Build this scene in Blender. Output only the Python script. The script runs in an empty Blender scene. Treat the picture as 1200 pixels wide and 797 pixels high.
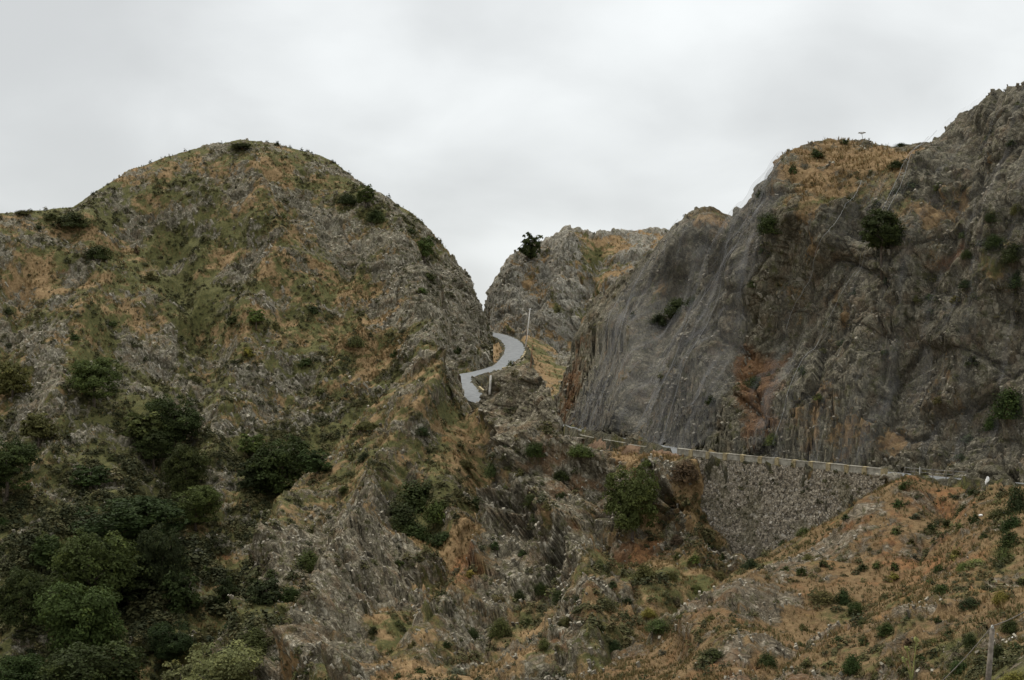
import bpy, math, time
import numpy as np
from mathutils import Vector, Matrix
T0 = time.time()
scene = bpy.context.scene
COL = scene.collection
rng = np.random.default_rng(11)
R = math.radians

# ------------------------------------------------------------------ camera
F = 1648.0
HORIZON = 450.0
PITCH = math.atan((HORIZON - 398.5) / F)
cd = bpy.data.cameras.new('camera')
cd.sensor_width = 36.0
cd.lens = 36.0 * F / 1200.0
cd.clip_start = 0.5
cd.clip_end = 20000
cam = bpy.data.objects.new('camera', cd)
cam.location = (0, 0, 0)
cam.rotation_euler = (math.pi / 2 + PITCH, 0, 0)
COL.objects.link(cam)
scene.camera = cam
CP, SP = math.cos(PITCH), math.sin(PITCH)

def W(px, py, d):
    """world point that lies d metres out along the viewing axis, survey bearings given as photo coordinates"""
    px = np.asarray(px, float); py = np.asarray(py, float); d = np.asarray(d, float)
    x = (px - 600.0) / F * d
    u = -(py - 398.5) / F * d
    return np.stack([x, d * CP - u * SP, d * SP + u * CP], -1)

def proj(P):
    d = P[..., 1] * CP + P[..., 2] * SP
    u = -P[..., 1] * SP + P[..., 2] * CP
    return 600 + P[..., 0] / d * F, 398.5 - u / d * F, d

# ------------------------------------------------------------------ noise
def h32(i, j, k, seed):
    n = (i.astype(np.uint32) * np.uint32(374761393) + j.astype(np.uint32) * np.uint32(668265263)
         + k.astype(np.uint32) * np.uint32(3266489917) + np.uint32((seed * 2654435761) & 0xffffffff))
    n = (n ^ (n >> np.uint32(13))) * np.uint32(1274126177)
    n = (n ^ (n >> np.uint32(15))) * np.uint32(2246822519)
    return n ^ (n >> np.uint32(16))

def perlin(p, seed=0):
    p = p.astype(np.float32)
    b = np.floor(p); f = p - b; b = b.astype(np.int64)
    w = f * f * f * (f * (f * 6 - 15) + 10)
    out = np.zeros(p.shape[:-1], np.float32)
    for dx in (0, 1):
        wx = w[..., 0] if dx else 1 - w[..., 0]
        for dy in (0, 1):
            wy = w[..., 1] if dy else 1 - w[..., 1]
            for dz in (0, 1):
                wz = w[..., 2] if dz else 1 - w[..., 2]
                h = h32(b[..., 0] + dx, b[..., 1] + dy, b[..., 2] + dz, seed)
                gx = ((h & 1023).astype(np.float32) / 511.5 - 1)
                gy = (((h >> np.uint32(10)) & 1023).astype(np.float32) / 511.5 - 1)
                gz = (((h >> np.uint32(20)) & 1023).astype(np.float32) / 511.5 - 1)
                out += wx * wy * wz * (gx * (f[..., 0] - dx) + gy * (f[..., 1] - dy) + gz * (f[..., 2] - dz))
    return out * 1.5

def fbm(p, seed=0, octv=4, gain=0.5):
    s = 0; a = 1.0; q = p
    for o in range(octv):
        s = s + a * perlin(q, seed + o * 17); a *= gain; q = q * 2.03 + 11.3
    return s

def ridged(p, seed=0, octv=3):
    s = 0; a = 1.0; q = p
    for o in range(octv):
        s = s + a * (0.5 - np.abs(perlin(q, seed + o * 31))) * 2; a *= 0.5; q = q * 2.1 + 3.1
    return s / 1.75

def facet(q, seed=0):
    """broken-rock noise: every cell is a tilted plate with a crack round it"""
    q = q.astype(np.float32)
    b = np.floor(q).astype(np.int64)
    best = np.full(q.shape[0], 9e9, np.float32); sec = best.copy()
    hid = np.zeros(q.shape[0], np.uint32); dif = np.zeros_like(q)
    for dx in (-1, 0, 1):
        for dy in (-1, 0, 1):
            for dz in (-1, 0, 1):
                c = b + np.array([dx, dy, dz])
                h = h32(c[:, 0], c[:, 1], c[:, 2], seed)
                j = np.stack([(h & 1023), (h >> np.uint32(10)) & 1023, (h >> np.uint32(20)) & 1023], -1).astype(np.float32) / 1023.0
                v = q - (c + j).astype(np.float32)
                d = (v * v).sum(-1)
                m = d < best
                sec = np.where(m, best, np.minimum(sec, d))
                best = np.where(m, d, best); hid = np.where(m, h, hid); dif[m] = v[m]
    h2 = h32(hid, hid, hid, seed + 5)
    r = np.stack([(h2 & 1023), (h2 >> np.uint32(10)) & 1023, (h2 >> np.uint32(20)) & 1023], -1).astype(np.float32) / 511.5 - 1
    r0 = ((h2 >> np.uint32(5)) & 255).astype(np.float32) / 127.5 - 1
    edge = np.sqrt(sec) - np.sqrt(best)
    return 0.55 * r0 + 0.9 * (dif * r).sum(-1) - 0.5 * np.exp(-edge / 0.07), r0

def sstep(a, b, x):
    t = np.clip((x - a) / (b - a), 0, 1)
    return t * t * (3 - 2 * t)

def tps(pts, X, Y, reg=1e-3):
    pts = np.array(pts, float); s = 200.0
    a = pts[:, :2] / s; n = len(a)
    def ker(r2): return np.where(r2 > 1e-12, 0.5 * r2 * np.log(r2 + 1e-12), 0)
    K = ker(((a[:, None] - a[None]) ** 2).sum(-1)) + reg * np.eye(n)
    Pm = np.c_[np.ones(n), a]
    A = np.block([[K, Pm], [Pm.T, np.zeros((3, 3))]])
    sol = np.linalg.solve(A, np.r_[pts[:, 2], np.zeros(3)])
    out = sol[n] + sol[n + 1] * X / s + sol[n + 2] * Y / s
    for i in range(n):
        out = out + sol[i] * ker((X / s - a[i, 0]) ** 2 + (Y / s - a[i, 1]) ** 2)
    return out

def unit(v): v = np.array(v, float); return v / np.linalg.norm(v)
DIP = unit((0.42, 0.25, -0.88)); STR = unit(np.cross(DIP, (0.25, 1, 0.1))); NRM = np.cross(DIP, STR)

# ------------------------------------------------------------------ mesh helpers
def mesh_np(name, V, faces, mat=None, attrs=None, smooth=False):
    me = bpy.data.meshes.new(name)
    V = np.ascontiguousarray(V, np.float32)
    me.vertices.add(len(V)); me.vertices.foreach_set('co', V.ravel())
    if isinstance(faces, np.ndarray): faces = [faces]
    nl = sum(f.size for f in faces); npoly = sum(len(f) for f in faces)
    me.loops.add(nl); me.polygons.add(npoly)
    me.loops.foreach_set('vertex_index', np.concatenate([f.ravel() for f in faces]).astype(np.int32))
    st = []; o = 0
    for f in faces:
        st.append(o + np.arange(len(f)) * f.shape[1]); o += f.size
    me.polygons.foreach_set('loop_start', np.concatenate(st).astype(np.int32))
    if attrs:
        for k, a in attrs.items():
            at = me.attributes.new(k, 'FLOAT', 'POINT'); at.data.foreach_set('value', np.ascontiguousarray(a, np.float32).ravel())
    me.update(calc_edges=True)
    me.polygons.foreach_set('use_smooth', np.full(npoly, smooth, bool))
    if mat: me.materials.append(mat)
    return me

def link(name, me, parent=None, loc=None):
    o = bpy.data.objects.new(name, me); COL.objects.link(o)
    if parent is not None: o.parent = parent
    if loc is not None: o.location = loc
    return o

def tag(o, label=None, cat=None, group=None, kind=None):
    if label: o['label'] = label
    if cat: o['category'] = cat
    if group: o['group'] = group
    if kind: o['kind'] = kind
    return o

def empty(name, loc, label, cat, group=None):
    o = bpy.data.objects.new(name, None); o.empty_display_size = 0.2
    COL.objects.link(o); o.location = loc
    return tag(o, label, cat, group)

class MB:
    """collects boxes and tubes into one mesh"""
    def __init__(s): s.v = []; s.f = []; s.n = 0
    def add(s, V, Fs):
        s.v.append(np.asarray(V, float)); s.f += [tuple(i + s.n for i in f) for f in Fs]; s.n += len(V)
    def box(s, c, ax, hs, jit=0, r=None):
        c = np.asarray(c, float); V = []
        for i in (-1, 1):
            for j in (-1, 1):
                for k in (-1, 1):
                    V.append(c + ax[0] * hs[0] * i + ax[1] * hs[1] * j + ax[2] * hs[2] * k)
        V = np.array(V)
        if jit: V = V + r.normal(0, jit, V.shape)
        s.add(V, [(0, 1, 3, 2), (4, 6, 7, 5), (0, 4, 5, 1), (2, 3, 7, 6), (0, 2, 6, 4), (1, 5, 7, 3)])
    def tube(s, pts, rad, seg=7, cap=True):
        pts = np.asarray(pts, float); n = len(pts)
        rad = np.broadcast_to(np.asarray(rad, float), (n,))
        V = []
        for i in range(n):
            t = pts[min(i + 1, n - 1)] - pts[max(i - 1, 0)]; t = t / (np.linalg.norm(t) + 1e-9)
            a = np.cross(t, (0.0, 0, 1)) if abs(t[2]) < 0.9 else np.cross(t, (1.0, 0, 0))
            a /= np.linalg.norm(a); b = np.cross(t, a)
            for k in range(seg):
                w = 2 * math.pi * k / seg
                V.append(pts[i] + rad[i] * (a * math.cos(w) + b * math.sin(w)))
        Fs = [(i * seg + k, i * seg + (k + 1) % seg, (i + 1) * seg + (k + 1) % seg, (i + 1) * seg + k) for i in range(n - 1) for k in range(seg)]
        if cap: Fs += [tuple(range(seg))[::-1], tuple((n - 1) * seg + k for k in range(seg))]
        s.add(V, Fs)
    def mesh(s, name, mat, smooth=False):
        me = bpy.data.meshes.new(name)
        me.from_pydata([tuple(v) for v in np.concatenate(s.v)], [], s.f); me.update()
        if smooth: me.polygons.foreach_set('use_smooth', np.full(len(me.polygons), True))
        me.materials.append(mat); return me
    def build(s, name, mat, parent=None, loc=None, smooth=False):
        return link(name, s.mesh(name, mat, smooth), parent, loc)

# ------------------------------------------------------------------ materials
class NT:
    def __init__(s, name):
        s.m = bpy.data.materials.new(name); s.m.use_nodes = True
        s.t = s.m.node_tree; s.t.nodes.clear()
        s.out = s.t.nodes.new('ShaderNodeOutputMaterial')
    def n(s, typ, **kw):
        nd = s.t.nodes.new(typ)
        for k, v in kw.items():
            if k == 'inp':
                for a, b in v.items(): s.set(nd.inputs[a], b)
            else: setattr(nd, k, v)
        return nd
    def set(s, sock, v):
        if isinstance(v, bpy.types.NodeSocket): s.t.links.new(v, sock)
        else: sock.default_value = v
    def attr(s, name): return s.n('ShaderNodeAttribute', attribute_name=name).outputs['Fac']
    def math(s, op, a, b=0.0, c=0.0, clamp=False):
        nd = s.n('ShaderNodeMath', operation=op, use_clamp=clamp)
        s.set(nd.inputs[0], a); s.set(nd.inputs[1], b); s.set(nd.inputs[2], c); return nd.outputs[0]
    def step(s, x, a, b):
        nd = s.n('ShaderNodeMapRange', interpolation_type='SMOOTHSTEP')
        s.set(nd.inputs['Value'], x); nd.inputs['From Min'].default_value = a; nd.inputs['From Max'].default_value = b
        return nd.outputs['Result']
    def mix(s, f, a, b, mode='MIX'):
        nd = s.n('ShaderNodeMix', data_type='RGBA', blend_type=mode)
        s.set(nd.inputs['Factor'], f)
        for k, v in ((6, a), (7, b)):
            s.set(nd.inputs[k], v if isinstance(v, bpy.types.NodeSocket) else (v[0], v[1], v[2], 1))
        return nd.outputs[2]
    def noise(s, vec, scale, detail=4, rough=0.55, dist=0.0):
        nd = s.n('ShaderNodeTexNoise', inp={'Vector': vec, 'Scale': scale, 'Detail': detail, 'Roughness': rough, 'Distortion': dist})
        return nd.outputs['Fac']
    def voro(s, vec, scale, feature='F1', rand=1.0):
        nd = s.n('ShaderNodeTexVoronoi', feature=feature, inp={'Vector': vec, 'Scale': scale, 'Randomness': rand})
        return nd
    def pos(s): return s.n('ShaderNodeNewGeometry').outputs['Position']
    def ocoord(s): return s.n('ShaderNodeTexCoord').outputs['Object']
    def bump(s, h, dist, strength=1.0, nrm=None):
        nd = s.n('ShaderNodeBump', inp={'Height': h, 'Distance': dist, 'Strength': strength})
        if nrm is not None: s.set(nd.inputs['Normal'], nrm)
        return nd.outputs['Normal']
    def finish(s, col, rough=0.9, nrm=None, spec=0.2, metal=0.0):
        p = s.n('ShaderNodeBsdfPrincipled')
        s.set(p.inputs['Base Color'], col if isinstance(col, bpy.types.NodeSocket) else (*col, 1))
        s.set(p.inputs['Roughness'], rough); s.set(p.inputs['Specular IOR Level'], spec); s.set(p.inputs['Metallic'], metal)
        if nrm is not None: s.set(p.inputs['Normal'], nrm)
        s.t.links.new(p.outputs[0], s.out.inputs['Surface'])
        return s.m

def sc(c, k): return tuple(x * k for x in c)

def terrain_mat(name, rock_dark, rock_mid, rock_pale, rock_brown, gk=1.0, pale=0.5):
    t = NT(name); P = t.pos()
    rock = t.attr('rock'); green = t.attr('green'); rust = t.attr('rust'); cell = t.attr('cell')
    mp = t.n('ShaderNodeMapping', inp={'Vector': P, 'Rotation': (0.35, 0.45, 0.2), 'Scale': (1, 1, 0.38)}).outputs[0]
    warp = t.n('ShaderNodeTexNoise', inp={'Vector': P, 'Scale': 0.5, 'Detail': 3.0})
    wp = t.n('ShaderNodeVectorMath', operation='SCALE', inp={0: warp.outputs['Color'], 'Scale': 1.6}).outputs[0]
    q = t.n('ShaderNodeVectorMath', operation='ADD', inp={0: mp, 1: wp}).outputs[0]
    n1 = t.noise(P, 0.35, 6, 0.62); n2 = t.noise(P, 1.6, 5, 0.65); n3 = t.noise(P, 5.5, 4, 0.65); n4 = t.noise(q, 0.12, 4)
    v1 = t.voro(q, 1.1); v2 = t.voro(q, 2.9); vc = t.voro(q, 1.5, 'DISTANCE_TO_EDGE'); vc2 = t.voro(q, 4.2, 'DISTANCE_TO_EDGE')
    # --- rock
    c1 = t.n('ShaderNodeSeparateColor', inp={0: v1.outputs['Color']}); c2 = t.n('ShaderNodeSeparateColor', inp={0: v2.outputs['Color']})
    lum = t.math('ADD', t.math('MULTIPLY', c1.outputs[0], 0.40), t.math('MULTIPLY', c2.outputs[1], 0.45))
    lum = t.math('ADD', lum, t.math('MULTIPLY', t.math('SUBTRACT', n2, 0.5), 1.3))
    rk = t.mix(t.step(lum, 0.12, 0.6), rock_dark, rock_mid)
    rk = t.mix(t.step(lum, 0.62 - 0.1 * pale, 1.0), rk, rock_pale)
    rk = t.mix(t.math('MULTIPLY', t.step(n1, 0.48, 0.68), 0.65), rk, rock_brown)
    rk = t.mix(t.math('MULTIPLY', t.step(n4, 0.5, 0.66), 0.4), rk, sc(rock_dark, 0.9))
    crack = t.math('MULTIPLY', t.step(vc.outputs['Distance'], 0.07, 0.0), 0.5)
    rk = t.mix(crack, rk, sc(rock_dark, 0.4))
    crack2 = t.math('MULTIPLY', t.step(vc2.outputs['Distance'], 0.06, 0.0), 0.3)
    rk = t.mix(crack2, rk, sc(rock_dark, 0.45))
    # moss and lichen on the rock
    rk = t.mix(t.math('MULTIPLY', t.step(t.noise(P, 0.9, 6, 0.7), 0.52, 0.64), 0.68), rk, (0.078 * gk, 0.078 * gk, 0.03 * gk))
    # --- dry grass, green cover
    gr = t.mix(t.step(n2, 0.36, 0.62), sc((0.158, 0.102, 0.051), gk), sc((0.25, 0.17, 0.087), gk))
    gr = t.mix(t.math('MULTIPLY', t.step(n3, 0.55, 0.75), 0.6), gr, sc((0.37, 0.285, 0.165), gk))
    gr = t.mix(t.math('MULTIPLY', t.step(n1, 0.5, 0.62), 0.55), gr, sc((0.18, 0.104, 0.052), gk))
    gr = t.mix(t.math('MULTIPLY', t.step(t.noise(P, 2.6, 5, 0.7), 0.56, 0.66), 0.5), gr, sc((0.085, 0.07, 0.03), gk))
    gn = t.mix(t.step(n2, 0.35, 0.65), (0.054, 0.058, 0.022), (0.105, 0.098, 0.037))
    gn = t.mix(t.step(n3, 0.55, 0.75), gn, (0.17, 0.145, 0.065))
    gsel = t.step(t.math('ADD', green, t.math('MULTIPLY', t.math('SUBTRACT', t.noise(P, 0.35, 7, 0.66), 0.5), 2.4)), 0.34, 0.72)
    gr = t.mix(gsel, gr, gn)
    # --- red earth
    ru = t.mix(t.step(n2, 0.35, 0.65), (0.115, 0.06, 0.03), (0.235, 0.125, 0.056))
    rsel = t.math('ADD', rust, t.math('MULTIPLY', t.math('SUBTRACT', n1, 0.5), 1.5))
    gr = t.mix(t.step(rsel, 0.45, 0.75), gr, ru)
    rk = t.mix(t.math('MULTIPLY', t.step(rsel, 0.45, 0.9), 0.72), rk, t.mix(0.75, ru, (0.11, 0.05, 0.02)))
    # --- which
    rs = t.math('ADD', rock, t.math('MULTIPLY', t.math('SUBTRACT', t.noise(q, 0.5, 7, 0.68), 0.5), 2.1))
    rs = t.step(rs, 0.38, 0.66)
    col = t.mix(rs, gr, rk)
    h = t.math('ADD', t.math('MULTIPLY', t.step(vc.outputs['Distance'], 0.0, 0.18), 0.6), t.math('MULTIPLY', c2.outputs[2], 0.5))
    h = t.math('ADD', h, t.math('MULTIPLY', n2, 1.1)); h = t.math('MULTIPLY', h, rs)
    h = t.math('ADD', h, t.math('MULTIPLY', n3, 0.7))
    return t.finish(col, 0.92, t.bump(h, 0.28, 0.75), 0.08)

M = {}
M['hill'] = terrain_mat('hillside', (0.09, 0.08, 0.056), (0.21, 0.19, 0.14), (0.44, 0.405, 0.32), (0.19, 0.135, 0.085), 1.0, 0.9)
M['spur'] = terrain_mat('spur_rock', (0.08, 0.069, 0.048), (0.185, 0.163, 0.115), (0.43, 0.39, 0.305), (0.185, 0.122, 0.07), 1.0, 1.0)
M['near'] = terrain_mat('orange_slope', (0.09, 0.075, 0.052), (0.19, 0.16, 0.115), (0.38, 0.34, 0.27), (0.18, 0.115, 0.065), 0.72, 0.8)
M['peak'] = terrain_mat('peak_rock', (0.15, 0.138, 0.112), (0.30, 0.28, 0.23), (0.46, 0.43, 0.37), (0.29, 0.235, 0.17), 1.05, 0.5)
M['cliff'] = terrain_mat('cliff_rock', (0.074, 0.067, 0.047), (0.152, 0.137, 0.099), (0.30, 0.272, 0.205), (0.16, 0.115, 0.072), 0.9, 0.8)

def simple_mat(name, a, b, scale=3.0, rough=0.85, bump=0.02, detail=5, spec=0.25):
    t = NT(name); P = t.pos(); n = t.noise(P, scale, detail, 0.65)
    col = t.mix(t.step(n, 0.35, 0.65), a, b)
    return t.finish(col, rough, t.bump(n, bump), spec)

def leaf_mat(name, spread=0.55):
    """foliage: the object's own colour, varied leaf by leaf and clump by clump"""
    t = NT(name)
    oc = t.n('ShaderNodeObjectInfo'); tint = t.attr('tint')
    P = t.pos(); n = t.noise(P, 1.3, 3, 0.6)
    k = t.math('ADD', t.math('MULTIPLY', tint, spread), 1 - spread * 0.5)
    k = t.math('MULTIPLY', k, t.math('ADD', t.math('MULTIPLY', n, 0.7), 0.65))
    col = t.mix(1.0, oc.outputs['Color'], t.n('ShaderNodeCombineColor', inp={0: k, 1: k, 2: k}).outputs[0], 'MULTIPLY')
    col = t.mix(t.math('MULTIPLY', t.step(tint, 0.7, 1.0), 0.4), col, t.mix(1.0, col, (1.6, 1.35, 0.8), 'MULTIPLY'))
    d = t.n('ShaderNodeBsdfPrincipled', inp={'Base Color': col, 'Roughness': 0.7, 'Specular IOR Level': 0.06})
    tr = t.n('ShaderNodeBsdfTranslucent', inp={'Color': col})
    mx = t.n('ShaderNodeMixShader', inp={0: 0.22, 1: d.outputs[0], 2: tr.outputs[0]})
    t.t.links.new(mx.outputs[0], t.out.inputs['Surface'])
    return t.m

def stuff_mat(name, ramp, rough=0.85):
    """scattered ground cover: colour picked along a ramp by each piece's own tint"""
    t = NT(name); tint = t.attr('tint'); col = ramp[0]
    for i in range(1, len(ramp)):
        a = (i - 1) / (len(ramp) - 1); b = i / (len(ramp) - 1)
        col = t.mix(t.step(tint, a, b), col, ramp[i])
    n = t.noise(t.pos(), 4.0, 4, 0.6)
    k = t.math('ADD', t.math('MULTIPLY', n, 0.8), 0.6)
    col = t.mix(1.0, col, t.n('ShaderNodeCombineColor', inp={0: k, 1: k, 2: k}).outputs[0], 'MULTIPLY')
    return t.finish(col, rough, None, 0.12)

M['leaf'] = leaf_mat('leaves', 1.0)
M['bark'] = simple_mat('bark', (0.07, 0.055, 0.042), (0.14, 0.115, 0.09), 6, 0.9, 0.03)
M['scrub'] = stuff_mat('scrub_leaves', [(0.03, 0.035, 0.016), (0.048, 0.05, 0.021), (0.075, 0.073, 0.03), (0.11, 0.092, 0.042), (0.09, 0.10, 0.034)])
M['tuft'] = stuff_mat('dry_tufts', [(0.10, 0.095, 0.038), (0.18, 0.125, 0.055), (0.255, 0.175, 0.08), (0.35, 0.265, 0.14), (0.44, 0.36, 0.21)])
M['shard'] = stuff_mat('rock_shards', [(0.09, 0.08, 0.06), (0.16, 0.143, 0.11), (0.23, 0.21, 0.165), (0.285, 0.26, 0.205), (0.36, 0.33, 0.27)], 0.9)
M['asphalt'] = simple_mat('asphalt', (0.122, 0.129, 0.132), (0.172, 0.179, 0.182), 0.9, 0.8, 0.004, 8)
M['verge'] = terrain_mat('verge_soil', (0.05, 0.047, 0.034), (0.095, 0.088, 0.062), (0.19, 0.175, 0.13), (0.10, 0.08, 0.045), 0.7)
M['concrete'] = simple_mat('concrete', (0.19, 0.175, 0.14), (0.35, 0.33, 0.275), 1.4, 0.9, 0.02)
M['lichen_pier'] = simple_mat('lichened_concrete', (0.20, 0.16, 0.085), (0.36, 0.30, 0.18), 3.5, 0.9, 0.03)
M['white'] = simple_mat('whitewash', (0.66, 0.65, 0.62), (0.82, 0.81, 0.79), 4, 0.8, 0.01)
M['pole_pale'] = simple_mat('pale_concrete_pole', (0.44, 0.42, 0.38), (0.58, 0.56, 0.51), 2, 0.85, 0.005)
M['pole_wood'] = simple_mat('weathered_pole_wood', (0.10, 0.085, 0.068), (0.19, 0.165, 0.135), 5, 0.9, 0.01)
M['metal'] = simple_mat('galvanised_steel', (0.20, 0.20, 0.20), (0.32, 0.32, 0.31), 5, 0.5, 0.002)
M['rusty'] = simple_mat('rusty_steel', (0.10, 0.055, 0.03), (0.19, 0.10, 0.055), 6, 0.85, 0.004)
M['earth'] = simple_mat('red_earth', (0.10, 0.06, 0.037), (0.20, 0.13, 0.08), 2.2, 0.95, 0.08)
M['stalk'] = simple_mat('green_stalk', (0.20, 0.22, 0.07), (0.30, 0.30, 0.11), 5, 0.7, 0.004)
M['drystalk'] = simple_mat('dry_stalk', (0.16, 0.13, 0.09), (0.26, 0.21, 0.14), 5, 0.8, 0.004)
M['flower'] = simple_mat('yellow_flower', (0.45, 0.34, 0.04), (0.60, 0.45, 0.07), 8, 0.7, 0.003)
M['cable'] = simple_mat('cable_sheath', (0.16, 0.15, 0.135), (0.24, 0.225, 0.20), 4, 0.7, 0.001)
M['insul'] = simple_mat('insulator_glaze', (0.35, 0.36, 0.34), (0.5, 0.5, 0.48), 9, 0.3, 0.001)

# rubble masonry
t = NT('rubble_masonry'); P = t.pos()
v = t.voro(P, 3.6); ve = t.voro(P, 3.6, 'DISTANCE_TO_EDGE'); n = t.noise(P, 3.0, 5, 0.65); nb = t.noise(P, 0.35, 4, 0.6)
cc = t.n('ShaderNodeSeparateColor', inp={0: v.outputs['Color']})
col = t.mix(cc.outputs[0], (0.26, 0.222, 0.165), (0.40, 0.35, 0.27))
col = t.mix(t.math('MULTIPLY', t.step(cc.outputs[1], 0.75, 1.0), 0.8), col, (0.47, 0.43, 0.37))
col = t.mix(t.math('MULTIPLY', t.step(cc.outputs[2], 0.82, 0.95), 0.7), col, (0.05, 0.045, 0.038))
col = t.mix(t.step(ve.outputs['Distance'], 0.07, 0.02), col, (0.075, 0.066, 0.054))
col = t.mix(t.math('MULTIPLY', t.step(n, 0.48, 0.66), 0.55), col, (0.10, 0.086, 0.066))
col = t.mix(t.math('MULTIPLY', t.step(nb, 0.5, 0.64), 0.5), col, (0.11, 0.10, 0.055))
h = t.math('ADD', t.step(ve.outputs['Distance'], 0.0, 0.12), t.math('MULTIPLY', n, 0.6))
M['masonry'] = t.finish(col, 0.92, t.bump(h, 0.09), 0.1)

# rockfall netting: woven wire, more open where it hangs flat, denser where it folds
def net_mat(name, lo, hi):
    t = NT(name)
    vec = t.n('ShaderNodeCombineXYZ', inp={0: t.attr('across'), 1: t.math('MULTIPLY', t.attr('along'), 0.035), 2: 0.0}).outputs[0]
    f1 = t.noise(vec, 0.55, 5, 0.65); f2 = t.noise(vec, 2.4, 3, 0.6); f3 = t.noise(t.pos(), 0.09, 4, 0.6)
    s = t.math('ADD', t.math('MULTIPLY', t.step(f1, 0.48, 0.72), 0.75), t.math('MULTIPLY', t.step(f2, 0.55, 0.75), 0.45))
    s = t.math('MULTIPLY', s, t.step(f3, 0.25, 0.6))
    a = t.math('ADD', t.math('MULTIPLY', s, hi - lo), lo, clamp=True)
    a = t.math('MULTIPLY', a, t.attr('cover'), clamp=True)
    tr = t.n('ShaderNodeBsdfTransparent')
    d = t.n('ShaderNodeBsdfPrincipled', inp={'Base Color': (0.143, 0.142, 0.142, 1), 'Roughness': 0.7, 'Metallic': 0.0, 'Specular IOR Level': 0.3})
    mx = t.n('ShaderNodeMixShader', inp={0: a, 1: tr.outputs[0], 2: d.outputs[0]})
    t.t.links.new(mx.outputs[0], t.out.inputs['Surface'])
    return t.m
M['net'] = net_mat('wire_netting', 0.17, 0.74)
M['net_thin'] = net_mat('wire_netting_open', 0.04, 0.38)

# ------------------------------------------------------------------ road line (world points)
ROADPX = [(2000, 616, 84), (1650, 600, 104), (1330, 580, 126), (1260, 574, 132), (1190, 568, 138), (1110, 562, 145), (1060, 557.5, 150), (940, 545, 161), (820, 533, 172), (740, 519, 184),
          (688, 509.5, 198), (672, 505.5, 212), (651, 500, 232), (624, 492, 252), (592, 481, 271), (559, 467, 284), (544, 455, 296), (538.5, 446, 306), (547, 439.5, 318),
          (569, 435, 332), (592, 427, 350), (603, 412, 374), (600, 401.5, 396), (590, 395, 416), (572, 390, 434), (540, 386, 450)]
rp = W(*np.array(ROADPX).T)
def catmull(P, step=1.0):
    out = []
    n = len(P)
    for i in range(n - 1):
        p0, p1, p2, p3 = P[max(i - 1, 0)], P[i], P[i + 1], P[min(i + 2, n - 1)]
        k = max(2, int(np.linalg.norm(p2 - p1) / step))
        for j in range(k):
            u = j / k
            out.append(0.5 * ((2 * p1) + (-p0 + p2) * u + (2 * p0 - 5 * p1 + 4 * p2 - p3) * u * u + (-p0 + 3 * p1 - 3 * p2 + p3) * u ** 3))
    out.append(P[-1]); return np.array(out)
ROAD = catmull(rp, 0.8)
for _ in range(6): ROAD[1:-1, 2] = (ROAD[:-2, 2] + ROAD[1:-1, 2] * 2 + ROAD[2:, 2]) / 4
RT = np.gradient(ROAD, axis=0); RT[:, 2] = 0; RT /= np.linalg.norm(RT, axis=1)[:, None]
RN = np.stack([-RT[:, 1], RT[:, 0], np.zeros(len(RT))], -1)     # +: valley side along the cliff
# distance grid
GX, GY = np.arange(-60, 130, 0.75), np.arange(70, 470, 0.75)
gx, gy = np.meshgrid(GX, GY, indexing='ij'); gd = np.full(gx.shape, 1e9); gz = np.zeros(gx.shape)
for p in ROAD[::2]:
    d2 = (gx - p[0]) ** 2 + (gy - p[1]) ** 2
    m = d2 < gd; gd = np.where(m, d2, gd); gz = np.where(m, p[2], gz)
gd = np.sqrt(gd)
def road_at(P):
    i = np.clip(np.round((P[..., 0] - GX[0]) / 0.75).astype(int), 0, len(GX) - 1)
    j = np.clip(np.round((P[..., 1] - GY[0]) / 0.75).astype(int), 0, len(GY) - 1)
    return gd[i, j], gz[i, j]

# ------------------------------------------------------------------ terrain bodies
PATCH = {}
STEP = 1.35
def blobs(X, Y, lst):
    """soft patches of ground of one kind: (centre x, centre y, half width, half height, turn in degrees, amount)"""
    out = 0
    for cx, cy, rx, ry, ang, a in lst:
        c, s = math.cos(R(ang)), math.sin(R(ang))
        u = ((X - cx) * c + (Y - cy) * s) / rx; w = (-(X - cx) * s + (Y - cy) * c) / ry
        out = out + a * np.exp(-(u * u + w * w))
    return out

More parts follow.
